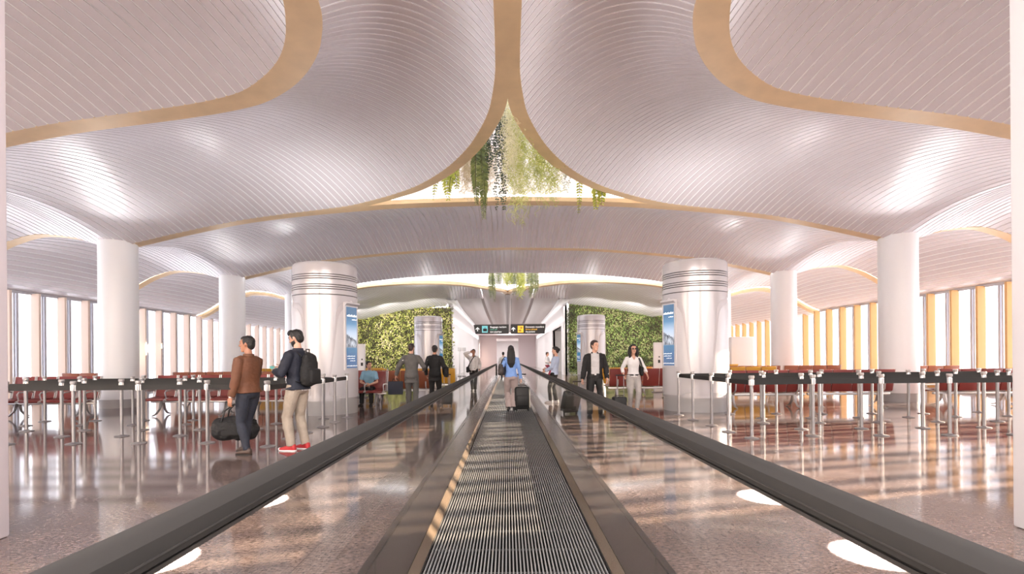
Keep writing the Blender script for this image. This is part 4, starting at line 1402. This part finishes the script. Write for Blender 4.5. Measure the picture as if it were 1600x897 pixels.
    remeshed(mb, 'hair', .008, M[hm], t, 1, wob=.012 if hs == 'curly' else .004, wscale=26 if hs == 'curly' else 40)
    if beard:
        mb = MB()
        rows = [r for r in HEAD if r[0] <= -.03]
        mb.loft([[Vector(((rx + .006) * math.cos(2 * PI * j / 20), (ry + .006) * math.sin(2 * PI * j / 20) + oy, z)) for j in range(20)] for z, rx, ry, oy in rows], mx=HM)
        HI = HM.inverted()
        remeshed(mb, 'beard', .008, M[hm], t, 1, cut=lambda c: (HI @ c).y < .0 or ((HI @ c).z > -.045 and abs((HI @ c).x) < .03))
    # --- trousers
    e = .016
    mb = MB()
    torso(mb, e * .6, 0, 1.02 if not fem else .985)
    for s in (-1, 1):
        p, r = leg_r(e, s, {'taupe': .03, 'grey_suit': .016, 'black': .014, 'khaki': .012}.get(trousers, .0), 1.0)
        p[-1] = p[-1] + Vector((0, 0, -.012))
        mb.tube(p, r, 14)
    remeshed(mb, 'trousers', .011, M[trousers], t, 2, wob=.0065, wscale=8, seed=3)
    if belt:
        mb = MB(); rw = [r for r in TOR if abs(r[0] - (.985 if fem else 1.0)) < .05][0]
        zz = (.985 if fem else .995) + pelv
        mb.loft([[Vector(((.158 + q) * math.cos(2 * PI * j / 24), (.114 + q) * math.sin(2 * PI * j / 24), zz + h)) + sp(zz) for j in range(24)] for h, q in ((-.02, .0), (-.02, .008), (.02, .008), (.02, .0))])
        mb.build('belt', M[belt], parent=t)
        mb = MB(); mb.rbox((0, .122, zz), (.045, .012, .034), .004); mb.build('buckle', M['alu'], parent=t)
    # --- shoes
    for s in (-1, 1):
        fd = Vector((math.sin(-ft[s]), math.cos(ft[s]), 0)); sd_ = Vector((fd.y, -fd.x, 0))
        f = AN[s] - Vector((0, 0, .085 + heel))
        mb = MB()
        def sring(u, wd, z0, z1):
            c = f + fd * u
            return [c + sd_ * wd * math.cos(2 * PI * j / 14) + Vector((0, 0, (z0 + z1) / 2 + (z1 - z0) / 2 * math.copysign(abs(math.sin(2 * PI * j / 14)) ** .6, math.sin(2 * PI * j / 14)))) for j in range(14)]
        k = .9 if fem else 1.0
        hh = heel
        mb.loft([sring(-.075 * k, .02 * k, hh * .9, .07 + hh), sring(-.06 * k, .036 * k, .002 + hh * .9, .1 + hh), sring(-.02 * k, .038 * k, .002 + hh * .7, .115 + hh), sring(.03 * k, .037 * k, .002 + hh * .4, .098 + hh * .8), sring(.09 * k, .045 * k, .0, .068 + hh * .3), sring(.14 * k, .045 * k, .0, .056), sring(.18 * k, .032 * k, .0, .045), sring(.2 * k, .012 * k, .004, .03)])
        if heel: mb.tube([f - fd * .055 * k + Vector((0, 0, .05)), f - fd * .06 * k], .012, 8)
        o = mb.build('shoe', M[shoe], parent=t, smooth=60)
        mb = MB(); mb.loft([[f + fd * u + sd_ * a + Vector((0, 0, z)) for u, a in ((-.078, -.018), (-.078, .018), (-.04, .04), (.03, .04), (.1, .05), (.16, .042), (.203, .012), (.203, -.012), (.16, -.042), (.1, -.05), (.03, -.04), (-.04, -.04))] for z in (.0, .016)])
        if not heel: mb.build('sole', M['white_shoe'] if shoe in ('red_shoe', 'white_shoe') else M['black'], parent=o)
        if shoe == 'red_shoe':
            mb = MB(); mb.ell(f + fd * .18 + Vector((0, 0, .024)), (.034, .034, .024), 10, 6); mb.build('toe_cap', M['white_shoe'], parent=o)
    # --- shirt
    if top:
        m_, sl, hem, ex = top[:4]
        vneck = top[4] if len(top) > 4 else 0
        mb = MB(); torso(mb, ex, .8, 1.5 if not vneck else 1.48, hem)
        for s in (-1, 1):
            p, r = arm_r(ex + .003, s, sl); mb.tube(p, r, 12)
        cut = None
        if vneck:
            cut = lambda c: c.y > 0 and c.z > 1.5 + pelv - vneck and abs(c.x - lean[0]) < (c.z - (1.5 + pelv - vneck)) * .55 + .004 or (c.z > 1.475 + pelv and abs(c.x) < .085)
        remeshed(mb, 'shirt' if not fem else 'top', .0105, M[m_], t, 2, wob=.007, wscale=8, seed=1, cut=cut)
        if collar:
            mb = MB()
            mb.loft([[neck + Vector((rr * math.cos(2 * PI * j / 20), rr * .98 * math.sin(2 * PI * j / 20), z - .012 - .022 * max(0, math.sin(2 * PI * j / 20)))) for j in range(20)] for rr, z in ((.07, -.028), (.064, .03), (.058, .03), (.06, -.028))])
            mb.build('shirt_collar', M[collar], parent=t)
    # --- jacket
    if jacket:
        m_, hem, opn, ex = jacket
        mb = MB(); torso(mb, ex, .78, 1.49, hem, .016)
        for s in (-1, 1):
            p, r = arm_r(ex - .002, s)
            p[-1] = p[-2].lerp(p[-1], .92)
            mb.tube(p, [q + .004 for q in r], 14)
            mb.tube([SH[s] + Vector((-s * .09, -.005, .034)), SH[s] + Vector((-s * .01, -.005, .006)), SH[s] + Vector((s * .018, 0, -.035))], [.036 + ex * .5, .046 + ex * .5, .048 + ex * .5], 10, dome=True)
        cut = None
        if opn:
            def cut(c):
                q = (c.z - hem - pelv) / (1.5 - hem)
                return c.y > .03 and q > -.1 and abs(c.x - sp(c.z).x) < opn[0] + (opn[1] - opn[0]) * min(1, max(0, q)) and abs(c.x) < .16
        remeshed(mb, 'jacket', .0115, M[m_], t, 2, wob=.009, wscale=7, seed=5, cut=cut, thick=.006 if opn else 0)
        mb = MB()
        mb.loft([[neck + Vector((rr * math.cos(2 * PI * j / 20), rr * .95 * math.sin(2 * PI * j / 20) - .004, z - (.06 if math.sin(2 * PI * j / 20) > .8 and opn else .0))) for j in range(20)] for rr, z in ((.094, -.05), (.076, .018), (.068, .018), (.08, -.05))])
        mb.build('jacket_collar', M[m_], parent=t)
    if glasses:
        mb = MB()
        for s in (-1, 1): mb.ell((s * .032, .094, .012), (.027, .008, .02), 12, 6, mx=HM)
        mb.tube([(-.02, .1, .018), (.02, .1, .018)], .003, 5, mx=HM)
        for s in (-1, 1): mb.tube([(s * .056, .09, .018), (s * .077, .0, .012)], .003, 5, mx=HM)
        mb.build('sunglasses', M['sign_ink'], parent=t)
    if watch:
        mb = MB(); d = (HD[-1] - EL[-1]).normalized(); c = HD[-1] - d * .012
        mb.tube([c - d * .014, c + d * .014], .034, 14); mb.build('watch', M['alu'], parent=t)
    mxw = Matrix.Translation(t.location) @ Matrix.Rotation(R(yaw), 4, 'Z') @ Matrix.Scale(H / 1.78, 4)
    hands = {s: mxw @ (HD[s] + (HD[s] - EL[s]).normalized() * .085) for s in (-1, 1)}
    return t, hands, mxw

def strap(name, label, m, pts, w=0.02, parent=None):
    mb = MB(); mb.tube(pts, w, 8, flat=0.3)
    return mb.build(name, m, parent=parent)

# ---- the two men on the left
p1 = at(389, 708.5)
P1, h1, X1 = person('person in brown suede jacket and dark jeans, carrying a black duffel bag', p1, 70, 1.76,
    lf=(-.1, -.07, 0), rf=(.09, .17, 0), lh=(-.27, .05, .87), rh=(.22, .16, .85), hy=26, hp=-2, lft=.1, rft=-.1,
    skin='skin_tan', hair=('short', 'hair_black'), top=('black', .9, .95, .012), jacket=('suede', .93, None, .022), trousers='jeans_dark', shoe='brown_shoe', watch=True)
p2 = at(466, 703)
P2, h2, X2 = person('person in navy shirt and khaki trousers with red sneakers, wearing a black backpack', p2, 72, 1.86,
    lf=(-.1, .04, 0), rf=(.1, -.05, 0), lh=(-.16, .27, 1.17), rh=(.05, .33, 1.2), hy=10, hp=-20, lthumb=(.3, .3, 1), rthumb=(-.3, .3, 1), lpalm=(.8, .2, .3), rpalm=(-.8, .2, .3),
    hair=('quiff', 'hair_black'), top=('white_cloth', .3, .885, .007), jacket=('navy', .905, None, .022), trousers='khaki', shoe='red_shoe', beard=True, lpole=(-.6, -.6, -.6), rpole=(.6, -.6, -.6))
# ---- seated man
p3 = at(573, 634)
P3, h3, X3 = person('person seated in light blue polo shirt, hands clasped, looking aside', (p3.x, p3.y + .42), 180, 1.76,
    pelv=-.42, lf=(-.14, .44, 0), rf=(.15, .44, 0), lh=(-.06, .3, .64), rh=(.06, .3, .645), hy=50, hp=-6, lean=(0, .1), lthumb=(.5, .5, .6), rthumb=(-.5, .5, .6), lpalm=(1, -.3, -.3), rpalm=(-1, -.3, -.3),
    hair=('short', 'hair_black'), top=('light_blue', .38, .9, .022), trousers='black', shoe='black_leather', collar='light_blue', seated=True, lpole=(-1, -.6, -.2), rpole=(1, -.6, -.2))
# ---- suited men walking away
p4 = Vector((-2.61, 13.9, 0))
P4, h4, X4 = person('person in grey suit walking away, carrying a flat dark case', p4, 2, 1.82,
    lf=(-.09, .16, 0), rf=(.1, -.12, .01), lh=(-.4, -.02, .94), rh=(.3, .22, 1.08), hy=-14, hp=-4,
    hair=('short', 'hair_brown'), top=('white_cloth', .9, .95, .01), jacket=('grey_suit', .74, None, .02), trousers='grey_suit', collar='white_cloth', beard=True)
p5 = at(680, 634.5)
P5, h5, X5 = person('person in black suit standing with back to us beside a small black suitcase', p5, 0, 1.8,
    lh=(-.26, .06, .92), rh=(.27, .1, .93), hy=-4, skin='skin_tan', hair=('short', 'hair_black'), top=('white_cloth', .9, .95, .01), jacket=('black', .74, None, .02), trousers='black', collar='white_cloth')
# ---- phoning man
p6 = at(740.5, 611)
P6, h6, X6 = person('person in pale cardigan walking towards us, phone held to the ear, messenger bag', p6, 178, 1.8,
    lf=(-.07, .1, 0), rf=(.07, -.1, 0), rh=(.13, .1, 1.66), lh=(-.25, .06, .92), rpole=(1, -.1, -.45), rthumb=(0, .2, 1), rpalm=(-1, .1, 0), skin='skin_tan', hair=('short', 'hair_black'),
    top=('white_cloth', .9, .88, .014, .1), jacket=('offwhite', .8, (.07, .05), .026), trousers='black', fine=.009)
# ---- woman on the walkway
p7 = at(799, 642.5, .026)
P7, h7, X7 = person('person with long black hair, blue shirt and taupe trousers, riding the walkway', (p7.x, p7.y, .026), 4, 1.7, fem=True,
    lf=(-.07, .04, 0), rf=(.07, -.03, 0), lh=(-.22, .1, 1.0), rh=(.27, -.02, .86), rcurl=1.2, hair=('long', 'hair_black'), top=('blue', .97, .93, .014), trousers='taupe', heel=.03)
# ---- far person
p8 = at_depth(786.5, 590, 33)
P8, h8, X8 = person('person in pale shirt far off on the walkway, left of the woman', (p8.x, 33, .026), 0, 1.78, hair=('short', 'hair_black'), top=('offwhite', .97, .9, .016), trousers='jeans_dark', fine=.012)
# ---- father and child
p9 = at(866, 629.5)
P9, h9, X9 = person('person in pale blue shirt and white shoes carrying a small child on the chest', p9, 74, 1.74,
    lf=(-.07, .1, 0), rf=(.08, -.06, 0), lh=(-.1, .26, 1.02), rh=(.12, .26, 1.08), lean=(0, -.06), hy=0, hp=-6, lthumb=(.4, .3, 1), rthumb=(-.4, .3, 1), lpalm=(.5, 0, .8), rpalm=(-.5, 0, .8),
    hair=('bun', 'hair_black'), top=('pale_blue', .97, .9, .018), trousers='black', shoe='white_shoe')
# ---- couple on the right
p10 = at(930, 651.5)
P10, h10, X10 = person('person in black jacket over a white shirt, pulling a dark grey suitcase', p10, 176, 1.8,
    lf=(-.13, .05, 0), rf=(.12, 0, 0), rh=(.3, .08, .86), lh=(-.27, .08, .9), hy=38, hp=-2, rcurl=1.3,
    hair=('short', 'hair_brown'), top=('grey_shirt', .9, 1.0, .012), jacket=('black', .9, (.095, .1), .024), trousers='black', collar='grey_shirt', belt='black_leather', lft=.25, rft=-.25)
p11 = at(990, 644)
P11, h11, X11 = person('person with dark curly hair in white top and grey jeans, wheeling a small black suitcase', p11, 180, 1.72, fem=True,
    lf=(-.06, .1, 0), rf=(.08, -.06, 0), rh=(.27, .1, .96), lh=(-.33, .16, .97), rcurl=1.2, hy=4, lean=(0, 0), hair=('curly', 'hair_black'), top=('white_cloth', .78, .93, .012, .12), trousers='grey_jeans', belt='black_leather', glasses=True, heel=.04)
# ---- the child
cp = X9 @ Vector((0.0, .22, .74))
PC, hC, XC = person('small child in white top and dark red trousers, held on the chest of the parent', (cp.x, cp.y, cp.z), 74 + 180, .86,
    lf=(-.3, .12, .15), rf=(.3, .12, .15), lh=(-.3, .22, 1.1), rh=(.3, .22, 1.1), hy=-20, hair=('short', 'hair_brown'), top=('white_cloth', .9, .95, .03), trousers='maroon', shoe='brown_shoe', fine=.016)

# ------------------------------------------------------------------ luggage
def suitcase(label, m, pos, rz, w=.40, d=.24, h=.56, tilt=0, handle=.42, hand_to=None, wheels=True):
    t = thing('suitcase', label, 'suitcase', pos, R(rz), 'wheeled suitcases')
    tm = Matrix.Rotation(R(tilt), 4, 'X')
    b = MB(); b.rbox((0, 0, h / 2 + .05), (w, d, h), .045, 3, tm)
    b.build('body', m, parent=t, smooth=50)
    b = MB()
    b.rbox((0, -d / 2 - .012, h * .38 + .05), (w * .8, .045, h * .5), .02, 2, tm)
    b.build('front_pocket', m, parent=t, smooth=50)
    b = MB()
    for s in (-1, 1):
        b.tube([(s * w * .5 + s * .002, -d * .25, .1), (s * w * .5 + s * .002, -d * .25, h)], .008, 6, mx=tm)
    b.tube([(-w * .3, d * .1, h + .05), (-w * .28, d * .1, h + .085), (w * .28, d * .1, h + .085), (w * .3, d * .1, h + .05)], .012, 6, mx=tm)
    b.build('piping_and_grip', M['black_leather'], parent=t)
    if handle:
        b = MB()
        for s in (-1, 1):
            b.tube([(s * .085, d * .38, h), (s * .085, d * .38, h + .04 + handle)], .009, 6, mx=tm)
        b.build('pull_rods', M['steel'], parent=t)
        b = MB(); b.tube([(-.105, d * .38, h + .05 + handle), (.105, d * .38, h + .05 + handle)], .017, 8, mx=tm, dome=True)
        b.build('handle', M['black_leather'], parent=t)
    for sx in (-1, 1):
        for sy in (-1, 1):
            if tilt and sy * tilt < 0: pass
            b = MB(); c = tm @ Vector((sx * w * .4, sy * d * .36, .032))
            b.tube([(c.x - .012, c.y, c.z), (c.x + .012, c.y, c.z)], .03, 12)
            b.build('wheel', M['black'], parent=t)
    return t
q = at(816, 642, .026); suitcase('black upright suitcase beside the woman on the walkway', M['case_black'], (q.x, q.y - .02, .028), 4, .38, .25, .58, 0, .32)
q = at(697, 634.5); suitcase('small black suitcase standing beside the man in the black suit', M['case_black'], (q.x + .02, q.y + .02, 0), 0, .34, .22, .38, 0, .5)
# tilted case pulled by the man in the black jacket
hp_ = h10[1]
q = at(885, 646.5)
dz = Vector((hp_.x - q.x, hp_.y - q.y, 0))
ang = math.degrees(math.atan2(dz.y, dz.x)) - 90
t = suitcase('dark grey suitcase tilted on its wheels, pulled by the man in the black jacket', M['case_grey'], (q.x + .06, q.y + .05, .03), ang, .42, .25, .52, -26, .36)
q = at(968, 649); suitcase('small black suitcase held by the woman in the white top', M['case_black'], (q.x, q.y + .02, 0), 180 + 8, .33, .22, .4, 0, .52)

# duffel bag in the hand of the brown-jacketed man
d0 = at(383, 700)
t = thing('duffel_bag', 'black duffel bag hanging beside the legs of the man in the brown jacket', 'bag', (d0.x - .06, p1.y + .30, .16), R(4))
b = MB()
rings = []
for i in range(15):
    u = i / 14 * 2 - 1
    k = (1 - abs(u) ** 4.5) ** .5 * .9 + .1
    rings.append([Vector((u * .36, .14 * k * math.cos(a), .19 + .19 * k * math.copysign(abs(math.sin(a)) ** .8, math.sin(a)) - .03 * abs(u))) for a in [2 * PI * j / 18 for j in range(18)]])
b.loft(rings); remeshed(b, 'body', .012, M['black'], t, 2, wob=.018, wscale=9)
b = MB()
for s in (-1, 1):
    b.tube([(-.16, s * .1, .3), (-.12, s * .07, .46), (0, s * .02, .56), (.12, s * .07, .46), (.16, s * .1, .3)], .013, 8)
b.build('handles', M['black_leather'], parent=t)
b = MB(); b.box((0, -.141, .17), (.3, .01, .14)); b.build('side_pocket', M['black'], parent=t)

# backpack
bx = X2 @ Vector((0, -.215, 1.2))
t = thing('backpack', 'black backpack on the back of the man in the navy shirt', 'backpack', bx[:], R(72))
b = MB()
rings = []
for i in range(13):
    u = i / 12 * 2 - 1
    k = (1 - abs(u) ** 5) ** .5 * .92 + .08
    rings.append([Vector((.155 * k * math.copysign(abs(math.cos(a)) ** .7, math.cos(a)) * (1 - .12 * u), (.1 - .035 * max(0, u)) * k * math.sin(a), u * .27)) for a in [2 * PI * j / 20 for j in range(20)]])
b.loft(rings); remeshed(b, 'body', .011, M['black'], t, 2, wob=.012, wscale=10)
b = MB(); b.rbox((0, -.1, -.1), (.22, .07, .22), .03, 3); b.build('front_pocket', M['black'], parent=t, smooth=50)
b = MB(); b.tube([(-.04, .04, .25), (-.035, .03, .31), (.035, .03, .31), (.04, .04, .25)], .011, 8); b.build('grab_loop', M['black_leather'], parent=t)
for s in (-1, 1):
    b = MB(); b.tube([(s * .09, .08, .2), (s * .1, .14, .27), (s * .11, .24, .26), (s * .12, .345, .16), (s * .13, .36, .0), (s * .15, .27, -.14), (s * .13, .07, -.2)], .022, 8, flat=.3)
    b.build('shoulder_strap', M['black_leather'], parent=t)

# boarding card in the hands of the navy-shirted man
cc = (h2[-1] + h2[1]) / 2
t = MB(); t.rbox((0, 0, 0), (.09, .15, .006), .002, 1)
o = t.build('boarding_card', M['teal']); o.location = cc + Vector((0, 0, .015)); o.rotation_euler = (R(35), R(-20), R(72))
tag(o, 'teal card held in both hands by the man in the navy shirt', 'card')

# flat case of the grey-suited man
hh = h4[-1]
t = thing('briefcase', 'flat dark navy case held by the man in the grey suit', 'briefcase', (hh.x, hh.y, hh.z - .45), R(4))
b = MB(); b.rbox((0, 0, .19), (.4, .09, .36), .02, 2); b.build('body', M['navy'], parent=t)
b = MB(); b.tube([(-.08, 0, .37), (-.07, 0, .43), (.07, 0, .43), (.08, 0, .37)], .011, 8); b.build('handle', M['black_leather'], parent=t)
b = MB(); b.rbox((0, -.05, .27), (.36, .012, .16), .004, 1); b.build('flap', M['navy'], parent=t)
# dark bag on the right arm of the black-suited man
hh = X5 @ Vector((.33, .02, .0))
t = thing('shoulder_bag', 'soft black bag hanging on the right side of the man in the black suit', 'bag', (hh.x, hh.y, .86), 0)
b = MB(); b.rbox((0, 0, .15), (.14, .2, .32), .05, 3); remeshed(b, 'body', .012, M['black'], t, 2, wob=.01)
b = MB(); b.tube([(0, -.06, .28), (-.06, -.06, .45), (-.1, 0, .585), (-.07, .07, .45), (0, .06, .28)], .012, 8, flat=.4); b.build('strap', M['black_leather'], parent=t)
# messenger bag
mm = X6
t = thing('messenger_bag', 'black messenger bag slung across the man with the phone', 'bag', (mm @ Vector((.25, .05, .8)))[:], R(178))
b = MB(); b.rbox((0, 0, .12), (.12, .3, .26), .05, 3); remeshed(b, 'body', .012, M['black'], t, 2, wob=.008)
b = MB(); b.tube([(0, .08, .2), (-.06, .1, .32), (-.2, .155, .55), (-.3, .12, .69), (-.36, .0, .71), (-.34, -.12, .66), (-.16, -.15, .42), (0, -.1, .2)], .018, 8, flat=.3); b.build('strap', M['black_leather'], parent=t)
# phone
t = MB(); t.rbox((0, 0, 0), (.012, .07, .145), .004, 1); o = t.build('phone', M['sign_ink']); o.location = X6 @ Vector((.098, .07, 1.69)); o.rotation_euler = (R(12), 0, R(178)); tag(o, 'dark phone held to the ear of the man in the pale cardigan', 'phone')
# handbag of the woman on the walkway
t = thing('handbag', 'dark brown handbag on the left shoulder of the woman on the walkway', 'handbag', (X7 @ Vector((-.27, .0, .98)))[:], R(4))
b = MB()
b.loft([[Vector((.085 * k * math.cos(a), .19 * k * math.copysign(abs(math.sin(a)) ** .7, math.sin(a)), z)) for a in [2 * PI * j / 18 for j in range(18)]] for z, k in ((0, .75), (.02, .95), (.1, 1.05), (.2, .95), (.27, .75), (.285, .6))])
remeshed(b, 'body', .011, mat('handbag_brown', (52, 45, 42), .5, bump=.3), t, 2, wob=.012, wscale=12)
b = MB()
for s in (-1, 1): b.tube([(s * .03, -.1, .24), (.06 + s * .02, -.07, .4), (.105 + s * .01, -.01, .475), (.06 + s * .02, .07, .4), (s * .03, .1, .24)], .011, 8)
b.build('straps', M['black_leather'], parent=t)
# shoulder bag of the curly-haired woman
t = thing('shoulder_bag', 'narrow black shoulder bag hanging on the woman in the white top', 'bag', (X11 @ Vector((-.215, -.02, .98)))[:], R(180))
b = MB(); b.rbox((0, 0, .1), (.08, .26, .24), .035, 3); remeshed(b, 'body', .012, M['black'], t, 2, wob=.006)
b = MB(); b.tube([(0, .1, .18), (.03, .115, .3), (.07, .1, .41), (.095, .01, .47), (.07, -.1, .41), (.0, -.1, .18)], .02, 8, flat=.3); b.build('strap', M['black_leather'], parent=t)
# child carrier sash

bpy.data.scenes.remove(TMP)
# ------------------------------------------------------------------ light
w = bpy.data.worlds.new('bright_overcast')
SC.world = w
w.use_nodes = True
bg = w.node_tree.nodes['Background']
# bright hazy sky; below the horizon an added stronger glow that lights the ceiling
wn = w.node_tree
tcw = wn.nodes.new('ShaderNodeTexCoord')
sxyz = wn.nodes.new('ShaderNodeSeparateXYZ')
rmp = wn.nodes.new('ShaderNodeValToRGB')
add = wn.nodes.new('ShaderNodeMath'); add.operation = 'MULTIPLY_ADD'; add.inputs[1].default_value = 0.5; add.inputs[2].default_value = 0.5
wn.links.new(tcw.outputs['Generated'], sxyz.inputs[0])
wn.links.new(sxyz.outputs['Z'], add.inputs[0])
wn.links.new(add.outputs[0], rmp.inputs['Fac'])
rmp.color_ramp.elements[0].position, rmp.color_ramp.elements[0].color = 0.47, (0.96, 0.97, 1.0, 1)
rmp.color_ramp.elements[1].position, rmp.color_ramp.elements[1].color = 0.5, (0.3, 0.298, 0.313, 1)
wn.links.new(rmp.outputs['Color'], bg.inputs['Color'])
bg.inputs['Strength'].default_value = 17.0

def lamp(kind, name, loc, energy, color=(1, 1, 1), rot=None, **kw):
    l = bpy.data.lights.new(name, kind)
    l.energy = energy
    l.color = color
    for k, v in kw.items():
        setattr(l, k, v)
    o = bpy.data.objects.new(name, l)
    COL.objects.link(o)
    o.location = loc
    if rot is not None:
        o.rotation_euler = rot
    return o
sd = Vector((0.955, 0.255, 0.185)).normalized()
sun = lamp('SUN', 'sun', (30, 10, 8), 75.0, (1.0, 0.80, 0.58), angle=R(0.6))
sun.rotation_euler = sd.to_track_quat('Z', 'Y').to_euler()
# uplights at the heads of the white columns
for yk in (15.7, 22.2, 28.7, 35.2):
    for sgn in (-1, 1):
        d = Vector((-sgn * 2.6, -2.9, 2.3))
        u = lamp('SPOT', 'column_uplight', (sgn * 11.3 + OFF, yk - 0.9, 3.9), 210 if yk < 20 else 130, (1, 0.99, 0.99), None, spot_size=R(100), spot_blend=1.0, shadow_soft_size=0.12)
        u.rotation_euler = (-d).to_track_quat('Z', 'Y').to_euler()
# ceiling downlights that throw the bright pools beside the walkway
for sgn in (-1, 1):
    for y in (3.6, 5.1):
        lamp('SPOT', 'downlight', (sgn * 2.55 + OFF, y, 6.0), 60000, (1, 0.98, 0.96), (0, 0, 0), spot_size=R(5.6), spot_blend=0.12, shadow_soft_size=0.02)
# area lamps added to brighten the enclosed passage and the room beyond
for y in (46, 56, 66, 76):
    lamp('AREA', 'passage_fill', (OFF, y, 5.3), 500, (1, 0.97, 0.97), (0, 0, 0), shape='RECTANGLE', size=1.2, size_y=6.0)
lamp('AREA', 'passage_fill', (OFF, 95, 4.7), 800, (1, 0.94, 0.94), (0, 0, 0), shape='RECTANGLE', size=3.0, size_y=8.0)

# spots added to brighten the living walls, and upward fill over the rear pillars
for x in (-11.5, -8.8, -6.1, 6.5, 9.2, 11.9):
    lamp('SPOT', 'living_wall_fill', (x, 36.6, 4.6), 1000, (1, 0.98, 0.93), (R(80), 0, 0), spot_size=R(110), spot_blend=1.0, shadow_soft_size=0.1)
for x in (-4.66, 4.95):
    lamp('SPOT', 'pillar_fill', (x, 30.2, 4.05), 70, (1, 0.98, 0.97), (R(180), 0, 0), spot_size=R(150), spot_blend=1.0, shadow_soft_size=0.3)
for sgn in (-1, 1):
    lamp('AREA', 'passage_ceiling_fill', (sgn * 4.45 + OFF, 62, 4.5), 230, (1, 0.97, 0.97), (R(180), R(sgn * 25), 0), shape='RECTANGLE', size=0.2, size_y=38)  # long upward lamps added to brighten the passage ceiling
# fill lamps added to lift the ceiling, over the round pillars and behind the viewpoint
for x in (-4.83, 4.98):
    lamp('AREA', 'pillar_fill', (x, 13.6, 3.96), 40, (1, 0.98, 0.98), (R(180), 0, 0), shape='DISK', size=1.2)
for x in (-9.0, 0.0, 9.0):
    lamp('AREA', 'hall_fill', (x, -1.5, 2.4), 980, (1, 0.98, 0.98), (R(180 + 25), 0, 0), shape='RECTANGLE', size=4.0, size_y=1.0)
vs = SC.view_settings
vs.view_transform = 'Standard'
vs.look = 'None'
vs.exposure = 0.26
vs.gamma = 1.0
vs.use_curve_mapping = False
SC.cycles.use_denoising = True
SC.cycles.max_bounces = 9
SC.cycles.diffuse_bounces = 5
SC.cycles.glossy_bounces = 4
SC.cycles.transparent_max_bounces = 16
SC.cycles.caustics_reflective = False
SC.cycles.caustics_refractive = False
SC.cycles.sample_clamp_indirect = 6.0
